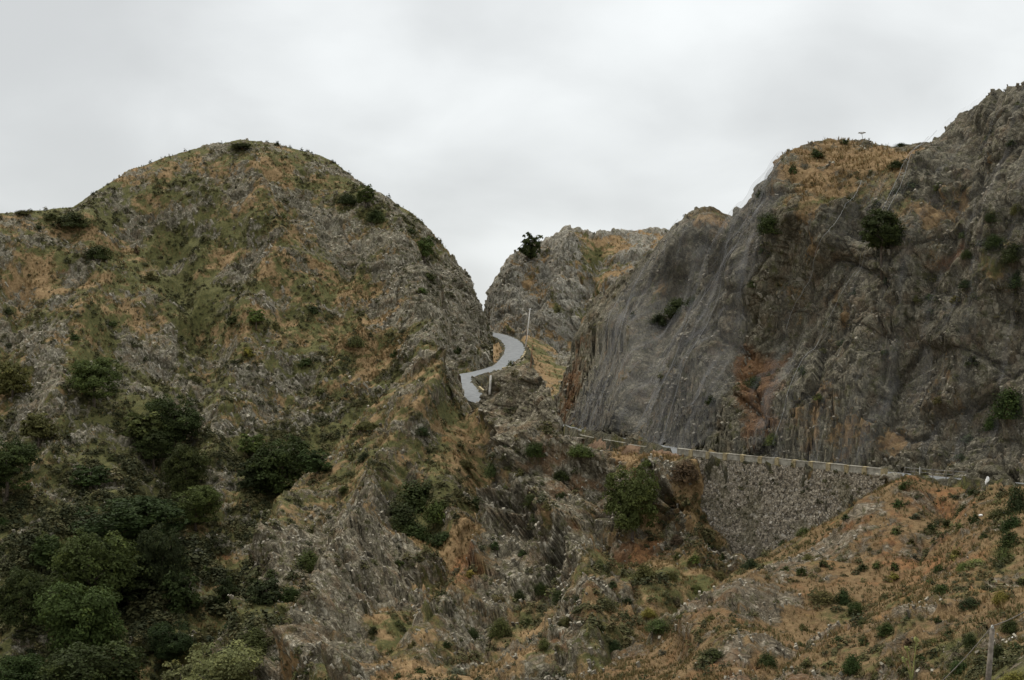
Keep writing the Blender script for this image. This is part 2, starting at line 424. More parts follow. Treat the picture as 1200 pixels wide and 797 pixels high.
def patch(name, top, bot, pts, mat, rock0=0.5, rock=(), green0=0.3, green=(), rust0=0.0, rust=(), macro=2.0, amp=1.0, step=STEP,
          label='', cat='hill', crest=3.0, dip=None, cut=True, tilt=0.0, lines=(), crag=1.0, calm=()):
    top = np.array(top, float); bot = np.array(bot, float)
    xx = np.arange(top[0, 0], top[-1, 0] + 0.01, 0.25)
    yy = np.interp(xx, top[:, 0], top[:, 1])
    arc = np.r_[0, np.cumsum(np.maximum(np.abs(np.diff(xx)), 0.55 * np.abs(np.diff(yy))))]
    xs = np.interp(np.arange(0, arc[-1], step), arc, xx)
    yt = np.interp(xs, top[:, 0], top[:, 1]); yb = np.interp(xs, bot[:, 0], bot[:, 1])
    nr = int(np.max(yb - yt) / step) + 2
    tt = np.linspace(0, 1, nr)
    X = np.repeat(xs[:, None], nr, 1); Y = yt[:, None] + (yb - yt)[:, None] * tt[None]
    D = tps(pts, X, Y) + crest * np.exp(-(Y - yt[:, None]) / 9.0)
    D = np.maximum(D, 40.0)
    P = W(X, Y, D)
    away = P[:, :1, :2] / np.linalg.norm(P[:, :1, :2], axis=-1, keepdims=True)
    away = away + np.array([tilt, 0.0])
    bk = [(90, 120), (60, 70), (36, 34), (22, 17), (14, 8.5), (9, 4.2), (6, 2.2), (4, 1.1), (2.4, 0.5), (1.4, 0.25), (0.7, 0.1)]
    back = np.concatenate([np.concatenate([P[:, :1, :2] + away * b, P[:, :1, 2:] - z], -1) for b, z in bk], 1)
    nb = len(bk)
    G = np.concatenate([back, P], 1)
    Xf = np.concatenate([np.repeat(X[:, :1], nb, 1), X], 1); Yf = np.concatenate([np.repeat(Y[:, :1], nb, 1), Y], 1)
    du = np.gradient(G, axis=0); dv = np.gradient(G, axis=1)
    N = np.cross(du, dv); N /= (np.linalg.norm(N, axis=-1, keepdims=True) + 1e-9)
    tocam = -(G); sgn = np.sign((N[:, nb + 2:] * tocam[:, nb + 2:]).sum(-1).mean()); N *= sgn
    sh = G.shape[:2]; p = G.reshape(-1, 3); n = N.reshape(-1, 3)
    sd = sum(map(ord, name)) % 97
    d1, d2_, d3 = dip if dip else (DIP, STR, NRM)
    wv = np.stack([perlin(p / 6, sd + 1), perlin(p / 6, sd + 2), perlin(p / 6, sd + 3)], -1)
    pw = p + wv * 1.6
    Q = np.stack([pw @ d1 * 0.36, pw @ d2_, pw @ d3], -1)
    mac = fbm(p / 26, sd, 3) * 1.2 + (ridged(np.stack([p[:, 0] / 13, p[:, 1] / 30, p[:, 2] / 30], -1), sd + 9, 3) - 0.5) * 1.1
    rk = rock0 + blobs(Xf, Yf, rock).ravel() + 0.62 * fbm(p / 11, sd + 21, 4, 0.6) if len(rock) else rock0 + 0.62 * fbm(p / 11, sd + 21, 4, 0.6)
    rmask = sstep(0.32, 0.68, rk + 0.35 * fbm(Q / 1.7, sd + 33, 3))
    f1, r1 = facet(Q / 4.6, sd + 40); f2, r2 = facet(Q / 1.7, sd + 41); f3, r3 = facet(Q / 0.75, sd + 42)
    hold = np.concatenate([np.zeros((X.shape[0], nb)), np.clip((Y - yt[:, None]) / 70.0, 0, 1)], 1).ravel()
    hold2 = 0.9 + 0.1 * np.clip(hold * 3, 0, 1)
    disp = macro * mac * hold + hold2 * amp * (rmask * (0.25 + 1.0 * f1 + 0.5 * f2 + 0.12 * f3) + (1 - rmask) * (0.10 * fbm(p / 0.7, sd + 50, 2) + 0.3 * fbm(p / 3, sd + 51, 2)))
    # keep the edges of the sheet calm so the outline stays where it was surveyed
    if crag:
        f0, r0_ = facet(np.stack([pw @ d1 * 0.5, pw @ d2_, pw @ d3], -1) / 9.5, sd + 43)
        disp = disp + crag * hold2 * np.clip(hold * 2.5, 0.25, 1) * (0.25 + 0.75 * rmask) * (1.5 * f0 + 1.0 * (ridged(Q / 7.0, sd + 47, 3) - 0.45))
    if len(calm): disp = disp * (1 - np.clip(blobs(Xf, Yf, calm).ravel(), 0, 0.8))
    for pl, wd, am in lines:
        dm = np.full(len(p), 1e9); xf, yf = Xf.ravel() + 6 * wv[:, 0], Yf.ravel() + 6 * wv[:, 1]
        for (x0, y0), (x1, y1) in zip(pl[:-1], pl[1:]):
            ux, uy = x1 - x0, y1 - y0; u = np.clip(((xf - x0) * ux + (yf - y0) * uy) / (ux * ux + uy * uy), 0, 1)
            dm = np.minimum(dm, np.hypot(xf - x0 - u * ux, yf - y0 - u * uy))
        disp = disp + am * np.exp(-(dm / wd) ** 1.5) * np.clip(hold * 3, 0.1, 1)
    p2 = p + n * disp[:, None]
    if cut:
        rd, rz = road_at(p2)
        lim = rz - 0.35 + np.maximum(0, rd - 3.5) * (7.0 if name == 'spur_hill' else 2.2)
        m = (rd < 9) & (p2[:, 2] > lim) & (p2[:, 2] < rz + 24)
        lim2 = lim + np.where(rd > 3.9, np.minimum(0.9 * np.abs(f2) + 0.4 * np.abs(f1), (rd - 3.9)), 0)
        p2[:, 2] = np.where(m, np.minimum(p2[:, 2], lim2), p2[:, 2])
    gq = green0 + (blobs(Xf, Yf, green).ravel() if len(green) else 0) + 0.5 * fbm(p / 14, sd + 60, 4, 0.6)
    ruq = rust0 + (blobs(Xf, Yf, rust).ravel() if len(rust) else 0)
    ny, nx = sh[1], sh[0]
    idx = np.arange(nx * ny).reshape(nx, ny)
    q = np.stack([idx[:-1, :-1], idx[1:, :-1], idx[1:, 1:], idx[:-1, 1:]], -1).reshape(-1, 4)
    if sgn > 0: pass
    else: q = q[:, ::-1]
    me = mesh_np(name, p2, q, mat, {'rock': np.broadcast_to(rk, (nx * ny,)), 'green': gq, 'rust': np.broadcast_to(ruq, (nx * ny,)), 'cell': r1}, True)
    o = link(name, me); tag(o, label, cat, None, 'structure')
    S = p2.reshape(nx, ny, 3)
    front = np.s_[:, nb:]
    PATCH[name] = dict(P=S[front], N=N[front], rock=rmask.reshape(nx, ny)[front], green=gq.reshape(nx, ny)[front], base=G[front], X=X, Y=Y)
    print(f'{name}: {nx}x{ny} {time.time() - T0:.1f}s')
    return o

# -- far middle peak
patch('far_peak_hill',
      [(525, 430), (550, 400), (560, 385), (567, 362), (575, 342), (590, 314), (598, 297), (612, 293), (630, 285), (648, 277), (662, 268), (672, 268), (684, 274), (702, 273), (730, 269), (758, 270), (786, 273), (805, 284), (840, 300), (880, 330)],
      [(525, 470), (580, 450), (640, 470), (700, 520), (760, 540), (880, 560)],
      [(567, 365, 448), (600, 300, 460), (668, 268, 474), (760, 271, 482), (600, 388, 434), (640, 400, 432), (700, 410, 408), (650, 340, 448), (720, 480, 380), (760, 400, 400), (690, 330, 446), (530, 420, 450), (860, 330, 450), (860, 540, 370), (600, 440, 420)],
      M['peak'], 0.78, [(705, 300, 26, 22, 30, -0.55), (760, 282, 40, 10, 0, -0.4), (690, 360, 16, 30, 20, -0.3), (640, 395, 60, 8, 10, -0.3)], 0.35,
      [(700, 310, 30, 30, 0, 0.3), (685, 370, 25, 30, 0, 0.5), (740, 277, 30, 8, 0, -0.2)], 0.0, [(620, 345, 25, 20, 0, 0.25), (690, 300, 12, 20, 20, 0.3)], 2.2, 1.25,
      label='grey rocky peak closing the gap behind the road bend', crest=2, crag=1.2, lines=[([(668, 272), (660, 330), (640, 380)], 16, 4.0), ([(705, 285), (690, 340), (670, 400)], 14, -4.0), ([(605, 300), (600, 380)], 12, 2.0)])

# -- dry grass bank falling away from the upper bend
patch('grass_bank_hill',
      [(578, 404), (600, 396), (618, 393), (635, 399), (650, 409), (665, 432), (690, 462), (720, 480)],
      [(578, 500), (640, 530), (690, 560), (720, 560)],
      [(605, 400, 392), (612, 425, 366), (640, 410, 402), (655, 455, 352), (640, 440, 366), (620, 460, 342), (680, 470, 345), (600, 490, 310), (690, 540, 300)],
      M['hill'], 0.12, [(655, 425, 12, 30, -30, 0.35), (650, 470, 30, 15, 0, 0.3)], 0.28, [(640, 420, 12, 30, -35, 0.35), (655, 450, 14, 20, 0, 0.4)], 0.05, [], 0.8, 0.7,
      label='dry yellow grass bank dropping from the upper road bend', crest=1, crag=0.3)

# -- left hill
patch('left_hill',
      [(-500, 360), (-250, 320), (-90, 275), (-40, 256), (0, 250), (40, 247), (88, 243), (105, 231), (122, 219), (150, 201), (200, 182), (240, 171), (280, 164), (318, 167), (345, 175), (372, 181), (392, 190), (412, 206), (440, 226), (466, 240), (486, 252), (505, 272), (522, 290), (532, 306), (546, 319), (556, 322), (560, 335), (565, 352), (569, 372), (577, 390), (581, 407)],
      [(-500, 900), (180, 880), (260, 800), (320, 730), (380, 640), (430, 580), (490, 510), (530, 478), (556, 445), (581, 418)],
      [(290, 163, 440), (90, 243, 398), (0, 252, 380), (-90, 275, 365), (-500, 360, 330), (-500, 850, 190), (0, 400, 330), (0, 600, 268), (-80, 850, 205), (100, 800, 214), (250, 740, 238), (300, 640, 268), (400, 520, 312), (470, 440, 332), (400, 300, 392), (200, 300, 385),
       (480, 300, 394), (560, 340, 420), (520, 380, 366), (150, 450, 328), (578, 404, 402), (545, 430, 330), (570, 418, 352), (250, 420, 345), (80, 550, 285), (200, 620, 272), (505, 425, 326), (400, 400, 350), (460, 360, 364), (240, 860, 205)],
      M['hill'], 0.38,
      [(520, 370, 70, 60, 40, 0.55), (430, 280, 70, 50, 40, 0.35), (540, 340, 30, 60, -20, 0.45), (300, 310, 45, 35, 20, 0.14), (280, 235, 60, 14, 10, 0.25), (200, 385, 45, 35, 30, 0.3), (10, 310, 35, 40, 0, 0.35), (200, 450, 30, 40, 0, 0.3),
       (55, 450, 28, 28, 20, 0.35), (230, 190, 60, 10, -15, 0.2), (420, 390, 60, 22, 28, -0.5), (330, 390, 60, 16, 10, -0.2), (60, 300, 80, 25, 0, -0.15), (220, 330, 30, 60, 0, -0.4), (330, 210, 50, 20, 30, -0.1), (365, 560, 90, 26, -45, -0.5), (120, 700, 130, 80, 0, -0.3), (330, 250, 60, 12, 20, -0.08), (260, 480, 50, 40, 0, 0.1), (80, 530, 50, 40, 0, 0.14)],
      0.66, [(365, 555, 90, 30, -45, 0.6), (170, 320, 90, 60, 30, 0.15), (215, 335, 26, 70, 0, 0.6), (120, 235, 60, 25, -30, 0.3), (100, 650, 160, 130, 0, 0.5), (200, 500, 120, 80, 0, 0.28), (420, 395, 60, 22, 28, -0.35), (60, 310, 70, 40, 0, -0.25), (330, 260, 90, 40, 20, -0.15), (300, 165, 40, 10, 0, 0.4), (430, 235, 40, 20, 40, 0.3), (350, 420, 60, 20, 0, 0.2), (30, 440, 40, 40, 0, 0.15)],
      0.12, [(60, 330, 70, 40, 0, 0.25), (180, 400, 80, 40, 0, 0.12), (330, 250, 70, 25, 20, 0.22), (270, 650, 20, 25, 0, 0.45), (190, 520, 60, 50, 0, 0.15), (310, 195, 40, 20, 0, 0.15)], 2.6, 0.6,
      label='big rounded hill of rock and dry grass on the left', crest=4, tilt=-0.6, crag=0.85, lines=[
      ([(190, 255), (216, 330), (250, 410), (225, 500), (170, 600), (150, 700)], 28, -5.5), ([(300, 210), (330, 300), (300, 380), (262, 450), (240, 540)], 26, 4.5), ([(440, 240), (480, 330), (500, 400)], 24, 3.5), ([(100, 260), (120, 340), (70, 440), (60, 540)], 26, 4.0), ([(400, 280), (420, 350), (360, 430), (300, 500)], 24, -3.0), ([(30, 330), (0, 430), (-20, 520)], 24, -4.0), ([(530, 330), (555, 400)], 12, 2.5), ([(505, 300), (530, 380), (530, 430)], 12, -2.5)])

# -- right cliff, far buttress
patch('far_cliff',
      [(640, 530), (647, 505), (650, 485), (653, 463), (662, 428), (676, 390), (691, 352), (714, 336), (745, 312), (772, 285), (790, 268), (808, 252), (822, 246), (834, 246), (846, 254), (856, 262), (880, 275), (930, 300)],
      [(640, 560), (660, 545), (760, 560), (830, 570), (930, 580)],
      [(652, 500, 250), (655, 460, 254), (668, 500, 240), (692, 508, 217), (750, 512, 193), (830, 245, 226), (720, 345, 248), (705, 400, 236), (780, 400, 212), (676, 395, 257), (692, 354, 258), (880, 450, 198), (900, 300, 218), (650, 540, 255), (820, 560, 186), (920, 570, 180), (780, 290, 228)],
      M['cliff'], 0.9, [(720, 430, 50, 60, 0, 0.15), (790, 355, 40, 20, 0, -0.35), (830, 260, 25, 12, 0, -0.2)], 0.35, [(795, 355, 45, 25, 0, 0.4), (740, 350, 40, 15, -35, 0.2)],
      0.08, [(672, 440, 14, 70, 15, 0.8), (760, 310, 40, 12, -40, 0.15), (770, 470, 20, 30, 0, 0.1)], 1.0, 0.55, label='far buttress of the dark netted cliff above the road', cat='cliff', crest=2.5, tilt=0.7, crag=0.4, lines=[([(830, 250), (770, 350), (720, 480)], 22, 2.5), ([(800, 330), (760, 430), (740, 500)], 16, -2.5)])

# -- right cliff, near face
patch('near_cliff',
      [(738, 540), (752, 506), (775, 458), (798, 402), (820, 345), (838, 300), (852, 268), (864, 245), (882, 228), (900, 206), (914, 184), (925, 177), (945, 168), (975, 162), (1000, 164), (1030, 167), (1065, 168), (1094, 168), (1106, 160), (1118, 146), (1131, 128), (1146, 119), (1172, 106), (1200, 97), (1240, 84), (1320, 70), (1500, 60), (1900, 110)],
      [(738, 560), (820, 570), (1000, 590), (1100, 605), (1200, 615), (1320, 630), (1900, 700)],
      [(820, 528, 177), (1060, 552, 156), (1200, 564, 143), (1095, 168, 188), (1000, 164, 200), (960, 225, 183), (920, 182, 201), (1050, 215, 181), (1200, 97, 170), (850, 270, 199), (750, 512, 189), (800, 400, 195), (1030, 265, 175), (1100, 400, 163), (1200, 300, 155),
       (900, 400, 182), (1320, 70, 162), (1900, 110, 140), (1900, 400, 112), (1900, 640, 100), (1600, 300, 130), (1320, 400, 138), (1320, 600, 130), (940, 480, 168), (1130, 180, 178), (1090, 240, 173), (880, 470, 173)],
      M['cliff'], 1.0, [(990, 185, 75, 22, 0, -0.75), (960, 210, 45, 28, 20, -0.5), (1045, 210, 26, 30, 0, -0.45), (1180, 290, 30, 40, 0, -0.3), (1180, 480, 30, 30, 0, -0.4), (1100, 300, 40, 20, 0, -0.3), (1010, 320, 50, 30, 0, -0.1), (930, 230, 20, 30, 0, -0.2), (1150, 540, 70, 20, 0, -0.3), (880, 330, 30, 30, 0, -0.1)],
      0.30, [(990, 180, 75, 16, 0, -0.35), (1185, 290, 30, 50, 0, 0.5), (1180, 480, 30, 30, 0, 0.5), (1100, 225, 50, 14, 0, 0.3), (1150, 110, 60, 10, -20, 0.3), (900, 330, 50, 60, 0, 0.2), (1030, 235, 40, 12, 0, 0.2)],
      0.06, [(885, 460, 24, 56, 15, 1.3), (870, 420, 14, 22, 20, 0.8), (1110, 300, 40, 18, -25, 0.7), (930, 410, 26, 40, 20, 0.25), (1045, 220, 18, 30, 10, 0.2), (900, 520, 40, 16, 0, 0.2), (950, 240, 30, 20, 0, 0.25), (1120, 430, 14, 25, 0, 0.3), (1190, 540, 40, 50, 0, 0.35), (1150, 170, 20, 10, 0, 0.3)],
      1.2, 0.75, label='tall dark rock face rising above the road on the right', cat='cliff', crest=2.5, tilt=0.5, crag=0.85, lines=[([(930, 190), (900, 280), (840, 400), (800, 510)], 26, 2.0), ([(1000, 260), (950, 340), (900, 430), (870, 520)], 28, -2.0), ([(1100, 200), (1040, 330), (990, 450), (960, 530)], 32, 2.0), ([(1150, 170), (1120, 260), (1080, 360), (1050, 500)], 28, -1.6), ([(1190, 150), (1170, 300), (1130, 430), (1100, 530)], 26, 1.6)])

# -- central spur with the pinnacle and the rocks under the road
patch('spur_hill',
      [(150, 900), (195, 850), (240, 782), (266, 735), (288, 692), (294, 655), (303, 617), (338, 577), (370, 545), (402, 512), (432, 480), (460, 452), (478, 434), (490, 418), (500, 413), (514, 417), (528, 428), (534, 442), (541, 462), (548, 476), (557, 479), (566, 470), (575, 458), (582, 450), (592, 439), (601, 428), (608, 420), (615, 421), (624, 430), (635, 443), (648, 460), (655, 478), (660, 505), (666, 524), (690, 528), (704, 520), (740, 524), (815, 534), (826, 562), (838, 600), (852, 634), (872, 662), (900, 700), (930, 720)],
      [(150, 930), (300, 900), (500, 900), (930, 900)],
      [(495, 415, 284), (537, 445, 278), (556, 478, 262), (570, 460, 250), (612, 427, 222), (632, 444, 212), (648, 460, 202), (660, 505, 194), (690, 528, 190), (760, 524, 174), (815, 534, 167), (826, 562, 166), (850, 630, 163), (402, 512, 266), (303, 617, 234), (288, 692, 210), (240, 780, 184), (180, 870, 168),
       (600, 520, 216), (600, 600, 196), (560, 640, 196), (530, 600, 208), (480, 600, 218), (500, 700, 168), (640, 700, 152), (740, 560, 171), (740, 630, 164), (700, 640, 160), (700, 797, 116), (500, 797, 130), (350, 700, 186), (400, 620, 214), (440, 680, 184), (380, 797, 150), (540, 690, 172), (620, 880, 104), (860, 740, 130), (900, 880, 92), (300, 880, 148),
       (540, 530, 236), (470, 500, 252), (805, 600, 168), (640, 620, 182)],
      M['spur'], 0.47,
      [(430, 545, 90, 14, -45, -0.2), (440, 640, 26, 90, 25, 0.3), (615, 670, 26, 120, 45, 0.3), (612, 490, 46, 62, 0, 0.85), (510, 430, 25, 18, 0, 0.3), (640, 560, 70, 60, 30, 0.22), (660, 670, 70, 70, 20, 0.3), (430, 640, 50, 60, -30, 0.25), (440, 700, 60, 60, 0, 0.25), (780, 600, 18, 60, -15, 0.3), (700, 560, 30, 40, 0, 0.1), (560, 640, 34, 40, 30, -0.5), (530, 690, 40, 14, -25, -0.5),
       (480, 585, 40, 40, 0, -0.55), (830, 590, 18, 50, 15, -0.75), (800, 720, 50, 40, -30, -0.35), (740, 660, 50, 12, 0, -0.4), (760, 535, 60, 8, 0, -0.6), (530, 505, 22, 30, 20, -0.6), (560, 540, 30, 20, 30, -0.3), (420, 510, 40, 20, -40, -0.25), (480, 780, 60, 20, -20, -0.35), (720, 760, 40, 30, -30, -0.25), (540, 750, 60, 30, 0, 0.1), (340, 720, 40, 50, 0, 0.2)],
      0.48, [(430, 520, 100, 24, -45, 0.3), (480, 585, 45, 40, 0, 0.6), (560, 640, 40, 40, 30, -0.55), (540, 690, 60, 18, -25, -0.2), (830, 590, 20, 50, 15, -0.25), (520, 560, 40, 30, 0, 0.2), (350, 660, 40, 40, 0, 0.25), (680, 530, 20, 12, 0, 0.5), (300, 740, 40, 40, 0, 0.3), (760, 535, 60, 10, 0, -0.4), (640, 500, 20, 20, 0, -0.1)],
      0.06, [(530, 520, 20, 24, 20, 0.5), (565, 640, 34, 34, 30, 0.9), (540, 710, 50, 16, -25, 0.7), (740, 648, 50, 14, 0, 0.8), (700, 600, 90, 60, 0, 0.3), (720, 730, 90, 50, -20, 0.35), (620, 760, 80, 30, 0, 0.2), (380, 600, 60, 40, -45, 0.15), (510, 610, 20, 60, -30, 0.3), (760, 530, 60, 10, 0, 0.5), (690, 590, 60, 30, 0, 0.18), (500, 770, 60, 20, -20, 0.35), (830, 580, 20, 30, 0, 0.25), (650, 740, 60, 40, 0, 0.12), (480, 475, 40, 20, -30, 0.15)],
      1.7, 1.0, label='rocky spur with a jagged pinnacle in the middle', crest=2, crag=1.35, calm=[(612, 428, 30, 16, 0, 0.6)], lines=[
      ([(700, 545), (650, 588), (597, 668), (535, 716), (480, 770), (430, 810)], 20, 8.0), ([(560, 530), (583, 590), (566, 650), (505, 722), (440, 790)], 20, -9.0), ([(520, 440), (470, 520), (440, 600), (432, 660), (400, 720), (370, 790)], 22, 7.0),
      ([(815, 705), (720, 775)], 16, -3.0), ([(770, 548), (800, 590), (818, 640), (820, 660)], 12, 2.0), ([(612, 436), (606, 490), (622, 560)], 18, 4.5), ([(648, 470), (645, 520), (640, 570)], 10, 2.0), ([(560, 492), (548, 540), (540, 580)], 13, -4.5), ([(580, 472), (574, 540)], 7, 2.0), ([(628, 450), (634, 520)], 7, -2.2), ([(592, 470), (590, 540)], 6, -2.0), ([(650, 590), (690, 680), (700, 760)], 18, 2.5), ([(450, 500), (480, 580), (520, 640)], 20, -3.0), ([(710, 590), (740, 650), (700, 640)], 16, -1.0), ([(340, 600), (330, 680), (300, 740)], 16, 3.0), ([(380, 620), (370, 680), (330, 770)], 14, -3.0)])

# -- near slope on the right
patch('near_slope_hill',
      [(600, 905), (650, 840), (700, 788), (760, 746), (820, 702), (870, 663), (900, 648), (950, 621), (1000, 594), (1040, 572), (1066, 557), (1110, 560.5), (1150, 564.5), (1172, 566), (1184, 563), (1205, 560), (1340, 575), (1700, 590)],
      [(600, 940), (700, 1000), (900, 1040), (1700, 1040)],
      [(1065, 561, 145.5), (1110, 567, 141), (1170, 572, 134.5), (1340, 590, 120), (1700, 595, 100), (1700, 800, 60), (1700, 1040, 46), (1500, 1040, 44), (900, 648, 154), (950, 622, 152), (1000, 595, 149), (870, 662, 152), (760, 745, 130), (700, 790, 116), (900, 797, 84), (1100, 797, 72), (1200, 797, 60), (1200, 680, 92), (1000, 680, 118), (1100, 640, 116), (1200, 620, 112), (900, 1050, 58), (1200, 1040, 46), (1300, 800, 57), (650, 900, 98), (850, 720, 118), (1050, 720, 96)],
      M['near'], 0.20, [(1000, 636, 90, 14, -33, 0.6), (920, 690, 60, 18, -33, 0.5), (830, 730, 60, 10, -33, 0.35), (1080, 590, 20, 24, 0, 0.3), (950, 740, 70, 30, 0, 0.16), (860, 770, 40, 30, 0, 0.2), (1060, 740, 60, 20, 0, 0.14), (1010, 690, 40, 10, 0, 0.1), (1180, 660, 20, 20, 0, 0.1)],
      0.16, [(900, 645, 60, 6, -28, 0.45), (1080, 740, 90, 40, 0, 0.2), (1010, 592, 40, 10, -30, 0.5), (970, 700, 30, 20, 0, 0.3), (1170, 620, 30, 40, 0, 0.35), (1130, 700, 30, 15, 0, 0.2), (1180, 790, 50, 25, 0, 0.7), (830, 760, 30, 10, 0, 0.3), (1100, 750, 60, 30, 0, 0.18)],
      0.38, [(1080, 640, 80, 30, 0, 0.22), (1100, 580, 50, 12, 0, 0.25), (900, 790, 80, 30, 0, 0.2), (1150, 700, 40, 30, 0, 0.1)], 1.1, 0.62,
      label='orange dry grass slope with scattered rocks in the right foreground', crest=1.2, crag=0.25, lines=[([(1066, 570), (1000, 632), (920, 690), (820, 745)], 20, 2.2), ([(1110, 590), (1040, 660), (950, 730), (860, 800)], 18, -1.5)])

# ------------------------------------------------------------------ ground sheet far and wide
def ground_sheet():
    r = np.r_[0, np.geomspace(20, 9000, 60)]; a = np.linspace(0, 2 * np.pi, 97)[:-1]
    RR, AA = np.meshgrid(r, a, indexing='ij')
    p = np.stack([RR * np.cos(AA), RR * np.sin(AA), np.zeros_like(RR)], -1)
    p[..., 2] = -62 + 5 * fbm(p / 140, 5, 3) - 0.012 * RR
    n, m = RR.shape; idx = np.arange(n * m).reshape(n, m)
    q = np.stack([idx[:-1], idx[1:], np.roll(idx, -1, 1)[1:], np.roll(idx, -1, 1)[:-1]], -1).reshape(-1, 4)
    z = np.full(n * m, 0.2)
    tag(link('ground', mesh_np('ground', p.reshape(-1, 3), q, M['hill'], {'rock': z, 'green': z + 0.3, 'rust': z * 0, 'cell': z}, True)),
        'scrubby valley floor far below the hills', 'ground', None, 'structure')
ground_sheet()

# ------------------------------------------------------------------ road and verge
def ribbon(name, prof, mat, s0=0, s1=None, attrs=None, rough=0.0):
    """prof(i) -> list of (offset, dz) across the road at sample i"""
    s1 = s1 or len(ROAD)
    rows = []
    for i in range(s0, s1):
        rows.append([ROAD[i] + RN[i] * o + np.array([0, 0, z]) for o, z in prof(i)])
    V = np.array(rows); n, m = V.shape[:2]
    if rough:
        nn = (perlin(V.reshape(-1, 3) / 0.9, 77) + facet(V.reshape(-1, 3) / 1.4, 78)[0]).reshape(n, m) * rough * np.clip((np.abs(np.array(prof(s0))[:, 0])[None] - 2.4) * 1.5, 0, 1)
        V[..., 2] += nn; V[..., :2] += RN[s0:s1, None, :2] * nn[..., None]
    idx = np.arange(n * m).reshape(n, m)
    q = np.stack([idx[:-1, :-1], idx[:-1, 1:], idx[1:, 1:], idx[1:, :-1]], -1).reshape(-1, 4)[:, ::-1]
    at = {k: np.full(n * m, v) for k, v in (attrs or {}).items()}
    return link(name, mesh_np(name, V.reshape(-1, 3), q, mat, at, True))
tag(ribbon('road', lambda i: [(-2.7, 0), (-1.3, 0.03), (0, 0.05), (1.3, 0.03), (2.7, 0)], M['asphalt']), 'narrow grey asphalt road winding up between the hills', 'road', None, 'structure')
RPX, RPY, RPD = proj(ROAD)
def sample_at(px, lo=0, hi=None):
    hi = hi or len(ROAD); return lo + int(np.argmin(np.abs(RPX[lo:hi] - px)))
LOWEND = int(np.argmin(np.abs(RPD - 296)))       # foot of the hairpin
I_W1, I_W0 = sample_at(1062, 0, LOWEND), sample_at(822, 0, LOWEND)
I_S0, I_S1 = sample_at(712, 0, LOWEND), sample_at(655, 0, LOWEND)
def vprof(i):
    wall = I_W1 - 2 <= i <= I_W0 + 2
    k = 3.05 if wall else 3.3
    lo = [(-7.4, -9), (-6.6, -7), (-5.9, -5.4), (-5.3, -4), (-4.8, -2.8), (-4.3, -1.6), (-3.8, -0.6), (-3.5, -0.2), (-3.2, -0.06), (-2.2, -0.05)]
    hi = [(2.2, -0.05), (2.9, -0.06), (k, -0.12), (k + (0.1 if wall else 0.7), -1.6), (k + (0.15 if wall else 1.6), -4), (k + (0.2 if wall else 2.6), -7.5)]
    if i < I_W1 - 2 or I_W0 + 2 < i < I_S1 + 20:
        b_ = 1.0 if i > I_W0 else 0.5
        hi[1] = (2.8, b_); hi[2] = (3.3, b_)
    return lo + hi
tag(ribbon('road_verge', vprof, M['verge'], attrs={'rock': 0.62, 'green': 0.6, 'rust': 0.0, 'cell': 0.0}, rough=0.6), 'earth verge and embankment along the road', 'verge', None, 'structure')
print('road', time.time() - T0)

# ------------------------------------------------------------------ visibility lookup on the built ground
ALL = []
for k, d in PATCH.items():
    P = d['P'].reshape(-1, 3); ALL.append((k, P, d['N'].reshape(-1, 3), d['rock'].ravel(), d['green'].ravel()))
AP = np.concatenate([a[1] for a in ALL]); AN = np.concatenate([a[2] for a in ALL])
AR = np.concatenate([a[3] for a in ALL]); AG = np.concatenate([a[4] for a in ALL])
AK = np.concatenate([np.full(len(a[1]), i) for i, a in enumerate(ALL)]); NAMES = [a[0] for a in ALL]
ax_, ay_, ad_ = proj(AP)
CELL = 2.5
ZW, ZH = int(2000 / CELL), int(1100 / CELL)
ci = np.clip(((ax_ + 300) / CELL).astype(int), 0, ZW - 1); cj = np.clip((ay_ / CELL).astype(int), 0, ZH - 1)
zb = np.full(ZW * ZH, 1e9); np.minimum.at(zb, ci * ZH + cj, ad_)
VIS = (ad_ < zb[ci * ZH + cj] + 4.0) & (ax_ > -260) & (ax_ < 1500) & (ay_ < 900)
vix = np.where(VIS)[0]
def ground_at(px, py):
    """the visible ground point at a bearing: position, depth and which hill"""
    m = vix[(np.abs(ax_[vix] - px) < 4) & (np.abs(ay_[vix] - py) < 4)]
    if len(m) == 0:
        m = vix[np.argsort((ax_[vix] - px) ** 2 + (ay_[vix] - py) ** 2)[:6]]
    i = m[np.argsort((ax_[m] - px) ** 2 + (ay_[m] - py) ** 2 + 0.0 * ad_[m])[0]]
    return AP[i].copy(), ad_[i], NAMES[AK[i]]

# ------------------------------------------------------------------ foliage
def leaf_quads(C, Nn, size, r, flat=0.5):
    """one small bent quad per leaf spray"""
    n = len(C)
    nn = Nn + r.normal(0, flat, (n, 3)); nn /= np.linalg.norm(nn, axis=1)[:, None] + 1e-9
    a = np.cross(nn, r.normal(0, 1, (n, 3))); a /= np.linalg.norm(a, axis=1)[:, None] + 1e-9
    b = np.cross(nn, a)
    s = (size * r.uniform(0.6, 1.35, n))[:, None]; e = s * r.uniform(0.45, 0.9, n)[:, None]
    V = np.stack([C - a * s, C - b * e + nn * s * 0.15, C + a * s, C + b * e + nn * s * 0.15], 1).reshape(-1, 3)
    return V, np.arange(4 * n).reshape(n, 4)

